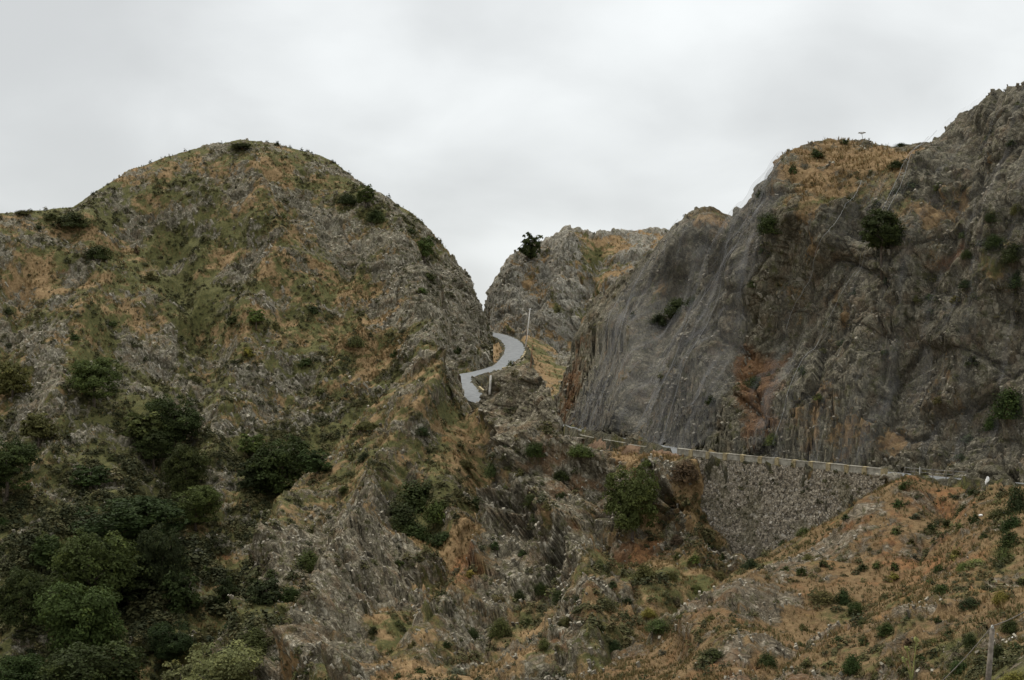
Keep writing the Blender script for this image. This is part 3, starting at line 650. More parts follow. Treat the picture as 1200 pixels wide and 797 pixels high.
def crown_mesh(name, seed, nclump, per, leaf, squat=1.0, low=0.03, compact=False):
    """crown about 1 wide and 1 tall, its foot at the origin: leaf sprays gathered in clumps through an uneven volume"""
    r = np.random.default_rng(seed)
    C = []; Nn = []; T = []
    k = 0
    lobes = [(r.normal(0, 0.04, 3) + np.array([0, 0, 0.47]), 0.40), (np.array([0.12, -0.05, 0.26]), 0.3), (np.array([-0.12, 0.06, 0.24]), 0.3)] + \
            [(np.array([math.cos(w) * 0.25, math.sin(w) * 0.25, r.uniform(0.14, 0.66)]), r.uniform(0.17, 0.27)) for w in r.uniform(0, 6.28, 7)]
    if compact: lobes = [(np.array([0, 0, 0.5]), 0.42), (np.array([0.05, 0.03, 0.56]), 0.38), (np.array([-0.06, -0.03, 0.46]), 0.40)]
    while k < nclump:
        lc, lr = lobes[r.integers(len(lobes))]
        v = r.normal(0, 1, 3); v /= np.linalg.norm(v)
        if v[2] < -0.75: continue
        c = lc + v * lr * np.array([1, 1, 1.05]) * r.uniform(0.72, 1.05)
        if c[2] < low: continue
        rad = r.uniform(0.07, 0.13)
        u = r.normal(0, 1, (per, 3)); u /= np.linalg.norm(u, axis=1)[:, None]
        u[:, 2] = np.abs(u[:, 2]) * 1.1 - 0.35
        rr = rad * r.uniform(0.35, 1.0, per) ** 0.5
        C.append(c + u * rr[:, None] * np.array([1.0, 1.0, 0.95])); Nn.append(u * 0.7 + v * 0.5 + np.array([0, 0, 0.5]))
        T.append(np.full(per, r.uniform(0, 1)) * 0.65 + r.uniform(0, 0.35, per)); k += 1
    C = np.concatenate(C); V, Q = leaf_quads(C, np.concatenate(Nn), leaf, r)
    return mesh_np(name, V, Q, M['leaf'], {'tint': np.repeat(np.concatenate(T), 4)})

def trunk_mesh(name, seed):
    r = np.random.default_rng(seed + 500); mb = MB()
    top = np.array([r.normal(0, 0.03), r.normal(0, 0.03), 0.55])
    mb.tube([(0, -0.0, -0.5), (0.005, 0, 0.1), top * 0.6 + r.normal(0, 0.01, 3), top], [0.034, 0.028, 0.02, 0.01], 8)
    for i in range(7):
        w = i * 0.9 + r.uniform(0, 0.5); h0 = r.uniform(0.16, 0.45)
        a = top * (h0 / 0.55); e = np.array([math.cos(w) * r.uniform(0.2, 0.34), math.sin(w) * r.uniform(0.2, 0.34), h0 + r.uniform(0.1, 0.32)])
        mb.tube([a, (a + e) / 2 + np.array([0, 0, -0.02]), e], [0.014, 0.01, 0.004], 6)
    return mb.mesh(name, M['bark'], True)

TREES = [(crown_mesh('crown', 100 + i, 260, 56, 0.0175), trunk_mesh('trunk', i)) for i in range(4)]
ROUNDT = [(crown_mesh('crown', 150, 240, 56, 0.0185, compact=True), trunk_mesh('trunk', 50))]
SMALLT = [(crown_mesh('crown', 200 + i, 120, 34, 0.034), trunk_mesh('trunk', 20 + i)) for i in range(3)]

def shrub_mesh(name, seed, nclump=26, per=16, leaf=0.062):
    r = np.random.default_rng(seed); C = []; Nn = []; T = []
    for k in range(nclump):
        w = r.uniform(0, 6.28); e = r.uniform(0.05, 1.5)
        v = np.array([math.cos(w) * math.cos(e), math.sin(w) * math.cos(e), math.sin(e)])
        c = v * np.array([0.40, 0.40, 0.62]) * r.uniform(0.6, 1.08)
        u = r.normal(0, 1, (per, 3)); u /= np.linalg.norm(u, axis=1)[:, None]
        C.append(c + u * r.uniform(0.05, 0.16, (per, 1))); Nn.append(u * 0.6 + v + np.array([0, 0, 0.4])); T.append(r.uniform(0, 0.65) + r.uniform(0, 0.35, per))
    C = np.concatenate(C); C[:, 2] = np.maximum(C[:, 2], 0.0)
    V, Q = leaf_quads(C, np.concatenate(Nn), leaf, r)
    return mesh_np(name, V, Q, M['leaf'], {'tint': np.repeat(np.concatenate(T), 4)})
SHRUBS = [shrub_mesh('shrub', 300 + i) for i in range(5)]
BIGSH = [shrub_mesh('shrub', 340 + i, 110, 30, 0.026) for i in range(3)]

COLS = {'mid': (0.056, 0.07, 0.022), 'dark': (0.039, 0.052, 0.017), 'deep': (0.033, 0.044, 0.017), 'green': (0.070, 0.086, 0.026), 'bright': (0.105, 0.128, 0.036), 'olive': (0.085, 0.083, 0.03), 'pale': (0.14, 0.15, 0.06),
        'yellow': (0.17, 0.15, 0.035), 'brown': (0.10, 0.07, 0.04), 'grey': (0.085, 0.09, 0.06)}
TALL = {n: 0 for n in ('tree', 'shrub')}
PLACED = []
def make_tree(px, py, w, h, col, label, group='trees on the left valley side', small=False, sink=0.04, lean_out=0.32):
    """px,py: where the foot of the crown stands; w,h in photo widths, turned to metres by the distance found there"""
    p, d, nm = ground_at(px, py)
    k = d / F; wm, hm = w * k * 1.16, h * k * 1.14
    lib = ROUNDT if label.startswith('round dark tree alone') else (SMALLT if small else TREES)
    cm, tm = lib[TALL['tree'] % len(lib)]; TALL['tree'] += 1
    out = -p[:2] / np.linalg.norm(p[:2]) * wm * lean_out
    root = empty('tree', p + np.array([out[0], out[1], -hm * sink]), label, 'tree', group)
    root.rotation_euler.z = rng.uniform(0, 6.28)
    for nme, me in (('trunk', tm), ('crown', cm)):
        o = link(nme, me, root); o.scale = (wm, wm, hm)
        o.color = (*[c * rng.uniform(0.92, 1.08) for c in COLS[col]], 1)
    PLACED.append((px, py, w)); return root

def make_shrub(px, py, w, h, col, label, group=None, p=None, d=None):
    if p is None: p, d, nm = ground_at(px, py)
    k = d / F; wm, hm = w * k * 1.15, h * k * 1.5
    out = -p[:2] / np.linalg.norm(p[:2]) * wm * 0.15
    o = link('shrub', BIGSH[TALL['shrub'] % 3] if w > 17 else SHRUBS[TALL['shrub'] % 5], None, p + np.array([out[0], out[1], -0.2 * hm])); TALL['shrub'] += 1
    o.scale = (wm, wm * rng.uniform(0.85, 1.1), hm); o.rotation_euler.z = rng.uniform(0, 6.28)
    o.color = (*[c * rng.uniform(0.9, 1.1) for c in COLS[col]], 1)
    tag(o, label, 'shrub', group); PLACED.append((px, py, w)); return o

LT = 'trees on the left valley side'
TREE_LIST = [  # foot x, foot y, crown width, height, colour, label
 (150, 640, 110, 62, 'deep', 'wide dark evergreen at the top of the big grove below the left hill'),
 (106, 700, 84, 84, 'mid', 'lighter green tree in the middle of the lower left grove'),
 (150, 712, 92, 86, 'dark', 'dark broad tree right of the lighter one in the lower left grove'),
 (188, 692, 52, 84, 'deep', 'narrow dark tree on the right flank of the lower left grove'),
 (97, 770, 88, 92, 'mid', 'tall green tree with a lit top near the bottom of the left grove'),
 (105, 815, 104, 72, 'dark', 'dark tree at the foot of the left grove, cut by the lower picture edge'),
 (26, 728, 58, 66, 'dark', 'rounded dark tree left of the grove near the picture edge'),
 (200, 768, 52, 44, 'deep', 'low dark tree standing alone right of the grove foot'),
 (18, 815, 60, 50, 'dark', 'dark tree in the bottom left corner'),
 (216, 712, 42, 50, 'deep', 'small nearly black tree between the grove and the gully'),
 (60, 660, 44, 42, 'dark', 'small dark tree tucked left of the grove top'),
 (14, 462, 38, 38, 'olive', 'pale olive tree beside the grey outcrop at the left edge'),
 (110, 466, 54, 46, 'green', 'solitary dark green tree right of the grey outcrop on the left slope'),
 (46, 512, 38, 34, 'olive', 'olive tree below the grey outcrop at the left'),
 (8, 572, 62, 62, 'dark', 'large dark tree against the left picture edge halfway down'),
 (204, 516, 62, 56, 'dark', 'broad dark tree in the upper clump on the left slope'),
 (168, 514, 44, 38, 'green', 'brighter green tree at the left end of the upper clump'),
 (180, 536, 46, 34, 'dark', 'low dark tree at the lower side of the upper clump'),
 (216, 574, 48, 56, 'dark', 'dark green tree below the upper clump'),
 (106, 568, 42, 28, 'dark', 'flat dark tree alone above the grove'),
 (230, 610, 52, 42, 'green', 'fresh green round tree above the gully'),
 (332, 574, 74, 66, 'dark', 'big round dark tree in the gully against the spur'),
 (296, 530, 32, 26, 'green', 'small green tree upslope of the big round gully tree'),
 (300, 572, 40, 34, 'deep', 'low dark tree left of the big round gully tree'),
 (372, 552, 36, 28, 'dark', 'low dark tree right of the big round gully tree'),
 (313, 706, 42, 36, 'deep', 'small dark tree on the spur foot above the gully mouth'),
 (266, 706, 26, 32, 'deep', 'slim grey green tree in the gully mouth'),
]
for a in TREE_LIST: make_tree(*a, group=LT, small=a[2] < 45)
OTHER = [
 (258, 826, 92, 84, 'pale', 'large pale green tree nearest the viewer at the bottom of the gully', False),
 (212, 815, 44, 50, 'pale', 'smaller pale green tree left of the nearest tree at the gully bottom', True),
 (741, 615, 58, 74, 'green', 'full green tree on the rocks under the road', False),
 (1032, 293, 44, 48, 'dark', 'round dark tree alone on the bare cliff face', False),
 (617, 302, 23, 34, 'dark', 'leaning dark tree on the shoulder of the far peak', True),
 (497, 301, 21, 25, 'green', 'small green tree on the rocky right flank of the left hill', True),
 (429, 238, 20, 22, 'green', 'small green tree near the right skyline of the left hill', True),
 (301, 378, 18, 18, 'bright', 'little bright green tree alone on the left hill face', True),
]
for a in OTHER:
    r_ = make_tree(*a[:6], group=None, small=a[6], lean_out=0.62 if 'cliff' in a[5] else 0.32, sink=0.18 if 'cliff' in a[5] else 0.04)
    if 'leaning' in a[5]: r_.rotation_euler = (0.1, 0.32, 0.0)
SHRUB_LIST = [
 (416, 403, 24, 14, 'olive', 'olive shrub on the golden grass shelf of the left hill'),
 (84, 262, 44, 17, 'dark', 'dark shrub mass on the saddle of the left hill skyline'), (60, 256, 20, 8, 'green', 'low green shrub left of the saddle mass'), (45, 268, 10, 8, 'dark', 'round dark shrub just below the left skyline'), (26, 250, 18, 5, 'olive', 'flat olive shrub on the far left skyline'),
 (285, 173, 34, 5, 'dark', 'dark mat of scrub on the left hill summit'), (325, 170, 8, 6, 'dark', 'small dark shrub just right of the summit scrub'),
 (115, 300, 34, 16, 'dark', 'dark spreading shrub on the upper left shoulder'), (408, 236, 24, 12, 'dark', 'dark shrub left of the skyline tree'), (440, 258, 24, 16, 'dark', 'dark shrub below the skyline tree'),
 (492, 588, 62, 34, 'dark', 'big dark thicket on the spur, upper part'), (470, 612, 50, 28, 'dark', 'left arm of the big thicket on the spur'), (512, 604, 40, 24, 'green', 'right arm of the big thicket on the spur'), (488, 628, 44, 20, 'dark', 'lowest clump of the big thicket on the spur'), (520, 634, 40, 16, 'dark', 'dark shrub below the right arm of the thicket'),
 (362, 662, 36, 26, 'green', 'green shrub on the left edge of the spur'), (340, 700, 30, 18, 'dark', 'dark shrub beside the small tree at the spur foot'), (300, 755, 44, 26, 'green', 'green shrub right of the nearest pale tree'), (320, 786, 40, 22, 'dark', 'dark shrub low on the spur by the bottom edge'),
 (795, 366, 40, 22, 'dark', 'dark shrub on the ledge of the far buttress'), (772, 378, 26, 14, 'deep', 'dark shrub left on the buttress ledge'), (812, 356, 20, 12, 'dark', 'small dark shrub right on the buttress ledge'), (742, 372, 8, 9, 'deep', 'tiny dark shrub left of the buttress ledge'),
 (1184, 480, 46, 34, 'dark', 'large dark shrub on the cliff near the right edge'), (1160, 500, 24, 16, 'dark', 'dark shrub below left of the large cliff shrub'), (1165, 288, 26, 18, 'dark', 'dark shrub high on the cliff by the right edge'), (1188, 302, 34, 22, 'dark', 'dark shrub on the right edge of the cliff'), (1194, 332, 26, 20, 'deep', 'darkest shrub hanging low on the right edge of the cliff'),
 (940, 438, 12, 14, 'dark', 'small dark shrub on the cliff right of the rusty streak'),
 (1192, 600, 34, 42, 'deep', 'tall dark shrub beside the white stone at the road end'), (1186, 622, 30, 26, 'dark', 'dark shrub under the tall one at the road end'),
 (804, 556, 40, 22, 'brown', 'brownish bush left of the retaining wall top'), (836, 562, 14, 28, 'deep', 'upright dark shrub at the left end of the retaining wall'), (680, 530, 34, 14, 'green', 'green shrubs hanging over the short wall under the railing'),
 (1059, 573, 14, 10, 'dark', 'dark shrub beside the stone heap'), (1053, 592, 14, 11, 'dark', 'dark shrub below the stone heap'), (1086, 590, 22, 12, 'dark', 'wide low dark shrub in the middle below the wire fence'), (1074, 607, 13, 8, 'grey', 'greyish shrub under the wide low one'), (1140, 581, 15, 12, 'dark', 'dark shrub under the right fence posts'),
 (1128, 604, 22, 16, 'dark', 'oval dark shrub on the orange slope'), (1142, 611, 15, 16, 'dark', 'dark shrub right of the oval one on the orange slope'), (1109, 618, 15, 12, 'dark', 'round dark shrub left of the oval one on the orange slope'), (1126, 623, 12, 12, 'green', 'small green shrub below the oval one'), (1171, 606, 28, 14, 'dark', 'broad dark shrub right on the orange slope'), (1184, 640, 32, 26, 'dark', 'dark bush in the right edge cluster'), (1177, 658, 30, 22, 'green', 'green bush at the bottom of the right edge cluster'),
 (1068, 637, 12, 9, 'olive', 'small olive shrub on the bare orange spur'), (1049, 668, 13, 11, 'dark', 'round dark shrub above a yellowish one'), (1047, 680, 17, 11, 'yellow', 'yellowish green shrub under the round dark one'), (1145, 664, 28, 14, 'pale', 'pale green shrub on the right slope'), (1129, 667, 18, 12, 'bright', 'bright green shrub left of the pale one'), (1122, 652, 17, 15, 'yellow', 'yellow flowering shrub above the bright green one'),
 (1102, 697, 28, 18, 'dark', 'big dark shrub in the middle of the right slope'), (1090, 684, 12, 8, 'green', 'small green shrub above the big dark one'), (989, 704, 24, 20, 'dark', 'dark shrub left in the right slope thicket'), (1002, 716, 22, 14, 'dark', 'dark shrub right in the right slope thicket'), (964, 702, 34, 14, 'olive', 'olive scrub left of the right slope thicket'), (1041, 740, 26, 13, 'dark', 'low dark shrub near the lower middle of the right slope'), (1012, 734, 20, 12, 'dark', 'dark shrub left of the low one'), (1138, 710, 34, 14, 'deep', 'long dark shrub in a hollow of the right slope'), (1174, 704, 26, 16, 'yellow', 'yellow green shrub near the right edge'),
 (1000, 784, 26, 24, 'dark', 'dark upright shrub at the bottom of the right slope'), (835, 770, 38, 14, 'dark', 'flat dark shrub at the bottom between spur and slope'), (899, 776, 26, 18, 'dark', 'dark shrub right of the flat one at the bottom'), (1125, 788, 30, 20, 'dark', 'dark shrub under the cable'), (1064, 752, 17, 10, 'brown', 'brown shrub above the green stalks'), (1137, 752, 20, 16, 'dark', 'dark shrub left of the wooden pole'), (1170, 772, 22, 24, 'deep', 'dark shrub right of the wooden pole'), (1185, 735, 24, 14, 'dark', 'dark shrub under the cable right of the pole top'),
 (1190, 803, 44, 24, 'yellow', 'yellow flowering bush in the bottom right corner'), (1160, 808, 40, 16, 'yellow', 'low yellow bush at the foot of the wooden pole'),
 (905, 603, 10, 14, 'deep', 'dark shrub rooted in the middle of the retaining wall'), (960, 590, 26, 14, 'green', 'green shrub at the right foot of the retaining wall'), (985, 580, 26, 14, 'dark', 'dark shrub near the top right foot of the retaining wall'), (1015, 575, 22, 10, 'yellow', 'yellow green shrub where the retaining wall ends'), (940, 618, 22, 10, 'green', 'green shrub midway along the wall foot'), (846, 655, 12, 10, 'dark', 'dark shrub at the bottom tip of the retaining wall'),
 (955, 178, 8, 5, 'dark', 'small dark shrub on the grassy cliff top'), (990, 168, 14, 6, 'dark', 'dark shrub on the cliff top skyline'), (958, 184, 24, 8, 'dark', 'wider dark shrub on the grassy cliff top'), (930, 201, 12, 12, 'dark', 'dark shrub at the left end of the cliff top'), (1056, 172, 20, 5, 'dark', 'low dark shrub on the cliff top towards the right'), (1010, 180, 14, 6, 'olive', 'olive shrub in the middle of the cliff top'), (1050, 196, 24, 10, 'dark', 'dark shrub below the right part of the cliff top'),
 (656, 560, 22, 12, 'dark', 'dark shrub under the short wall'), (580, 640, 12, 10, 'dark', 'dark shrub at the head of the bare red gully'), (556, 726, 20, 12, 'green', 'green shrub beside the red earth patch'), (610, 700, 18, 12, 'dark', 'dark shrub among the pale rocks'), (770, 735, 34, 14, 'green', 'green shrub on the diagonal rib'), (815, 692, 20, 10, 'olive', 'olive shrub high on the diagonal rib'), (760, 720, 22, 10, 'yellow', 'yellowish shrub above the diagonal rib'),
 (830, 640, 14, 10, 'dark', 'dark shrub left of the wall tip'), (545, 545, 24, 10, 'olive', 'olive shrub below the pinnacle'), (430, 500, 34, 10, 'olive', 'olive scrub along the spur crest'), (560, 590, 20, 12, 'dark', 'dark shrub right of the thicket'),
]
for a in SHRUB_LIST: make_shrub(*a)
print('plants', time.time() - T0, len(SHRUB_LIST) + len(TREE_LIST))

# scattered shrubs: the largest ones single things, the rest one mass
WHERE = {'far_peak_hill': 'the far grey peak', 'grass_bank_hill': 'the yellow bank below the bend', 'left_hill': 'the left hill', 'far_cliff': 'the far buttress', 'near_cliff': 'the dark cliff', 'spur_hill': 'the central spur', 'near_slope_hill': 'the orange right slope'}
LAND = [(290, 163, 'the rounded summit'), (90, 243, 'the left saddle'), (215, 330, 'the green streak'), (55, 440, 'the grey outcrop'), (110, 445, 'the solitary dark green tree'), (200, 500, 'the upper tree clump'), (130, 670, 'the big grove'), (332, 545, 'the big gully tree'), (301, 370, 'the little bright tree'), (420, 395, 'the golden shelf'), (497, 290, 'the rocky flank tree'), (430, 230, 'the skyline tree'), (540, 350, 'the steep rock shoulder'),
        (612, 440, 'the pinnacle'), (505, 430, 'the outcrop by the hairpin'), (490, 600, 'the spur thicket'), (565, 640, 'the bare red gully'), (741, 585, 'the tree under the road'), (660, 690, 'the pale rocks'), (430, 640, 'the grey spur rocks'), (258, 780, 'the nearest pale tree'), (620, 770, 'the bottom edge'), (440, 770, 'the bottom edge of the spur'), (315, 690, 'the spur foot tree'),
        (617, 290, 'the leaning tree'), (668, 268, 'the peak top'), (745, 275, 'the flat peak shoulder'), (650, 420, 'the yellow bank'), (700, 470, 'the left netting'), (795, 355, 'the buttress ledge'), (830, 250, 'the buttress top'), (1032, 267, 'the round cliff tree'), (890, 450, 'the rusty streak'), (1000, 165, 'the cliff top'), (1150, 120, 'the right skyline'), (1185, 470, 'the large cliff shrub'), (1110, 300, 'the orange ledge'), (1050, 480, 'the lower cliff face'),
        (930, 590, 'the retaining wall'), (1179, 565, 'the white stone'), (1070, 560, 'the stone heap'), (1000, 640, 'the rocky rib'), (1128, 600, 'the oval shrub'), (1145, 660, 'the pale green shrub'), (1102, 690, 'the big dark shrub'), (1160, 750, 'the wooden pole'), (1070, 770, 'the green stalks'), (835, 765, 'the flat dark shrub'), (950, 750, 'the lower slope middle'), (870, 670, 'the wall tip')]
cand = vix[ay_[vix] > 60]
kname = np.array(NAMES)[AK[cand]]
base_w = {'far_peak_hill': 0.6, 'grass_bank_hill': 0.5, 'left_hill': 1.35, 'far_cliff': 0.1, 'near_cliff': 0.28, 'spur_hill': 1.1, 'near_slope_hill': 1.8}
gmin = fbm(AP[cand] / 7, 321, 3)
wgt = np.array([base_w[k] for k in kname]) * (0.15 + 1.3 * np.clip(AG[cand], 0, 1.2) ** 1.4) * np.clip(0.45 + 1.3 * gmin, 0.03, 2) * (1 - 0.45 * AR[cand])
wgt = wgt * (1 + 2.5 * np.exp(-((ax_[cand] - 110) / 150) ** 2 - ((ay_[cand] - 680) / 110) ** 2) + 1.5 * np.exp(-((ax_[cand] - 270) / 110) ** 2 - ((ay_[cand] - 560) / 60) ** 2))
rd_, _ = road_at(AP[cand]); wgt = np.where(rd_ < 4.5, 0, wgt); wgt /= wgt.sum()
sel = cand[rng.choice(len(cand), 22500, replace=False, p=wgt)]
size = (0.5 + 1.15 * rng.random(len(sel)) ** 2.4) * (0.85 + 0.4 * np.clip(AG[sel], 0, 1))           # metres across
size *= np.where(np.array(NAMES)[AK[sel]] == 'near_slope_hill', 0.8 * np.clip(ad_[sel] / 130, 0.45, 1), 1.0)
big = rng.random(len(sel)) < 0.035; size[big] *= 1.8
wpx = size / ad_[sel] * F
order = np.argsort(-wpx)
NIND = 285 - len(SHRUB_LIST)
ind = []
for i in order:
    if len(ind) >= NIND: break
    x, y = ax_[sel[i]], ay_[sel[i]]
    if not (2 < x < 1198 and y < 796): continue
    if any(abs(x - a) < (w + wpx[i]) * 0.55 and abs(y - b) < (w + wpx[i]) * 0.5 for a, b, w in PLACED): continue
    if 818 < x < 1062 and 528 < y < 655 and NAMES[AK[sel[i]]] != 'near_slope_hill': continue
    ind.append(i); PLACED.append((x, y, wpx[i]))
used = set()
WORDC = {'dark': 'dark green', 'olive': 'olive', 'green': 'mid green', 'deep': 'blackish green', 'brown': 'brownish', 'grey': 'grey green', 'yellow': 'yellowish'}
SZ = ['tiny', 'small', 'fair sized', 'large']
for i in ind:
    v = sel[i]; x, y = ax_[v], ay_[v]
    col = rng.choice(['dark', 'olive', 'green', 'deep', 'brown', 'grey', 'yellow'], p=[.34, .27, .15, .1, .04, .06, .04])
    g = WHERE[NAMES[AK[v]]]
    ds = sorted(LAND, key=lambda L: (L[0] - x) ** 2 + (L[1] - y) ** 2)
    szw = SZ[int(np.clip(wpx[i] / 4 - 0.5, 0, 3))]
    lab = None
    for L in ds[:6]:
        dx, dy = x - L[0], y - L[1]; ang = math.degrees(math.atan2(-dy, dx)) % 360
        dire = ['right of', 'up right of', 'above', 'up left of', 'left of', 'down left of', 'below', 'down right of'][int((ang + 22.5) // 45) % 8]
        dist = math.hypot(dx, dy); far = 'just ' if dist < 22 else ('' if dist < 48 else 'well ')
        shape = 'rounded' if (i % 2) else 'ragged'
        for cnd in (f'{szw} {WORDC[col]} shrub {far}{dire} {L[2]} on {g}', f'{szw} {shape} {WORDC[col]} shrub {far}{dire} {L[2]} on {g}'):
            if cnd not in used and len(cnd.split()) <= 16: lab = cnd; break
        if lab: break
    lab = lab or f'{szw} {WORDC[col]} shrub on {g}'; used.add(lab)
    make_shrub(x, y, wpx[i], wpx[i] * rng.uniform(0.5, 0.8), col, lab, f'shrubs scattered over {g}', AP[v], ad_[v])

def scatter(name, protoV, protoQ, P, S, Nrm, mat, tint, label, cat, lean=0.0, seed=3):
    """many copies of small shapes laid out as one mesh; protoV: list of shapes"""
    r = np.random.default_rng(seed); VV = []; QQ = []; TT = []; off = 0
    which = r.integers(0, len(protoV), len(P))
    for k in range(len(protoV)):
        m = np.where(which == k)[0]; pv = protoV[k]
        a = r.uniform(0, 6.28, len(m)); ca, sa = np.cos(a), np.sin(a)
        s = S[m]
        x = (pv[None, :, 0] * ca[:, None] - pv[None, :, 1] * sa[:, None]) * s[:, None, 0] if S.ndim == 2 else None
        y = (pv[None, :, 0] * sa[:, None] + pv[None, :, 1] * ca[:, None]) * s[:, None, 0]
        z = np.repeat(pv[None, :, 2], len(m), 0) * s[:, None, 1]
        V = np.stack([x, y, z], -1) + P[m][:, None]
        if lean: V = V + Nrm[m][:, None] * (z * lean)[..., None]
        q = protoQ[k][None] + (np.arange(len(m)) * len(pv))[:, None, None] + off
        VV.append(V.reshape(-1, 3)); QQ.append(q.reshape(-1, protoQ[k].shape[1])); off += V.shape[0] * V.shape[1]
        tb = np.repeat(tint[m], len(pv)) + np.tile(np.repeat(r.uniform(-0.14, 0.14, max(1, len(pv) // 4 + 1)), 4)[:len(pv)], len(m))
        TT.append(np.clip(tb, 0, 1))
    o = link(name, mesh_np(name, np.concatenate(VV), np.concatenate(QQ), mat, {'tint': np.concatenate(TT)}))
    return tag(o, label, cat, None, 'stuff')

def small_shrub(seed, n=80):
    r = np.random.default_rng(seed); u = r.normal(0, 1, (n, 3)); u /= np.linalg.norm(u, axis=1)[:, None]; u[:, 2] = np.abs(u[:, 2])
    lump = 1 + 0.3 * np.sin(u[:, 0] * 4 + seed) * np.cos(u[:, 1] * 5)
    C = u * np.array([0.45, 0.45, 0.8]) * (r.uniform(0.55, 1, (n, 1)) * lump[:, None])
    return leaf_quads(C, u + np.array([0, 0, 0.5]), 0.105, r)
rest = sel[[i for i in range(len(sel)) if i not in set(ind)]]; rs_ = size[[i for i in range(len(sel)) if i not in set(ind)]]
pr = [small_shrub(k) for k in range(8)]
vall = np.exp(-((ax_[rest] - 130) / 180) ** 2 - ((ay_[rest] - 670) / 130) ** 2); rs_ = rs_ * (1 + 0.5 * vall)
tint_r = np.clip(-0.28 * vall + rng.beta(1.6, 2.2, len(rest)) + 0.12 * perlin(AP[rest] / 9, 9), 0, 1)
scatter('undergrowth', [a for a, b in pr], [b for a, b in pr], AP[rest] - np.array([0, 0, 0.03]), np.c_[rs_, rs_ * rng.uniform(0.55, 0.95, len(rs_))], AN[rest], M['scrub'], tint_r, 'low olive scrub dotted over all the slopes', 'scrub')

# dry grass
def tuft(seed, n=7):
    r = np.random.default_rng(seed); V = []
    for k in range(n):
        a = r.uniform(0, 6.28); b = np.array([math.cos(a), math.sin(a), 0]) * r.uniform(0.0, 0.3); s = np.array([-math.sin(a), math.cos(a), 0]) * 0.09
        tip = b + np.array([math.cos(a) * r.uniform(0.1, 0.6), math.sin(a) * r.uniform(0.1, 0.6), r.uniform(0.5, 1.0)])
        V += [b - s, b + s, tip + s * 0.4, tip - s * 0.4]
    return np.array(V), np.arange(4 * n).reshape(n, 4)
gw = np.clip(1.0 - AR[cand], 0, 1) * np.clip(1.15 - AG[cand], 0.08, 1.2) * np.array([{'near_cliff': 0.7, 'far_cliff': 0.4, 'far_peak_hill': 0.8}.get(k, 1.0) for k in kname]) * np.clip(0.7 + 1.2 * fbm(AP[cand] / 3.5, 88, 3), 0.1, 2)
gw = np.where(rd_ < 3.3, 0, gw); gw /= gw.sum()
gs = cand[rng.choice(len(cand), 70000, replace=True, p=gw)]
tp = [tuft(k) for k in range(6)]
gP = AP[gs] + np.c_[rng.normal(0, 0.12, (len(gs), 2)), np.full(len(gs), -0.03)]
gsz = rng.uniform(0.22, 0.5, len(gs)) * np.clip(ad_[gs] / 220, 0.55, 1.3)
gt = np.clip(0.42 + 0.4 * perlin(AP[gs] / 4.0, 12) + rng.normal(0, 0.17, len(gs)) - 0.22 * np.clip(AG[gs], 0, 1) - np.where(np.isin(AK[gs], [NAMES.index('near_slope_hill')]), 0.26, 0.03), 0, 1)
scatter('dry_grass', [a for a, b in tp], [b for a, b in tp], gP, np.c_[gsz * 1.1, gsz], AN[gs], M['tuft'], gt, 'tawny dry grass tufts covering the open slopes', 'grass', lean=0.35, seed=8)

# rubble: slivers of rock standing along the dip
def shards(n, seed):
    r = np.random.default_rng(seed)
    w = np.clip(AR[cand], 0, 1) ** 1.3 * np.array([{'near_cliff': 0.22, 'far_cliff': 0.18, 'far_peak_hill': 0.5, 'near_slope_hill': 0.75}.get(k, 1.0) for k in kname]) * np.clip(0.45 + 1.6 * fbm(AP[cand] / 5, 55, 3), 0.02, 2.5)
    w = np.where(rd_ < 3.8, 0, w) * (1 - 0.8 * np.exp(-((ax_[cand] - 605) / 50) ** 2 - ((ay_[cand] - 470) / 50) ** 2)); w /= w.sum()
    s = cand[r.choice(len(cand), n, replace=True, p=w)]
    P = AP[s] + r.normal(0, 0.1, (n, 3))
    L = 0.11 + 0.5 * r.random(n) ** 3.0
    L = L * np.where(AK[s] == NAMES.index('near_slope_hill'), 0.75, 1.0) * np.clip(ad_[s] / 240, 0.6, 1.25)
    A = DIP + r.normal(0, 0.22, (n, 3)); A /= np.linalg.norm(A, axis=1)[:, None]
    B = np.cross(A, r.normal(0, 1, (n, 3))); B /= np.linalg.norm(B, axis=1)[:, None]; C = np.cross(A, B)
    la, lb, lc = L * r.uniform(0.7, 1.3, n), L * r.uniform(0.35, 0.75, n), L * r.uniform(0.25, 0.5, n)
    cs = []
    for i in (-1, 1):
        for j in (-1, 1):
            for k in (-1, 1):
                ta = 1 - 0.5 * r.random(n) * (i > 0)
                cs.append(P + A * (i * la)[:, None] + B * (j * lb * ta * r.uniform(0.6, 1.1, n))[:, None] + C * (k * lc * ta * r.uniform(0.6, 1.1, n))[:, None])
    V = np.stack(cs, 1).reshape(-1, 3)
    fq = np.array([(0, 1, 3, 2), (4, 6, 7, 5), (0, 4, 5, 1), (2, 3, 7, 6), (0, 2, 6, 4), (1, 5, 7, 3)])
    Q = (fq[None] + (np.arange(n) * 8)[:, None, None]).reshape(-1, 4)
    ti = np.clip(r.beta(2.0, 2.2, n) + 0.15 * perlin(P / 6, 71), 0, 1) * np.where(np.isin(AK[s], [NAMES.index('near_cliff'), NAMES.index('far_cliff')]), 0.6, 1)
    o = link('rubble', mesh_np('rubble', V, Q, M['shard'], {'tint': np.repeat(ti, 8)}))
    tag(o, 'pale grey rock slivers sticking out of the slopes', 'rubble', None, 'stuff')
shards(22500, 5)
print('scatter', time.time() - T0)

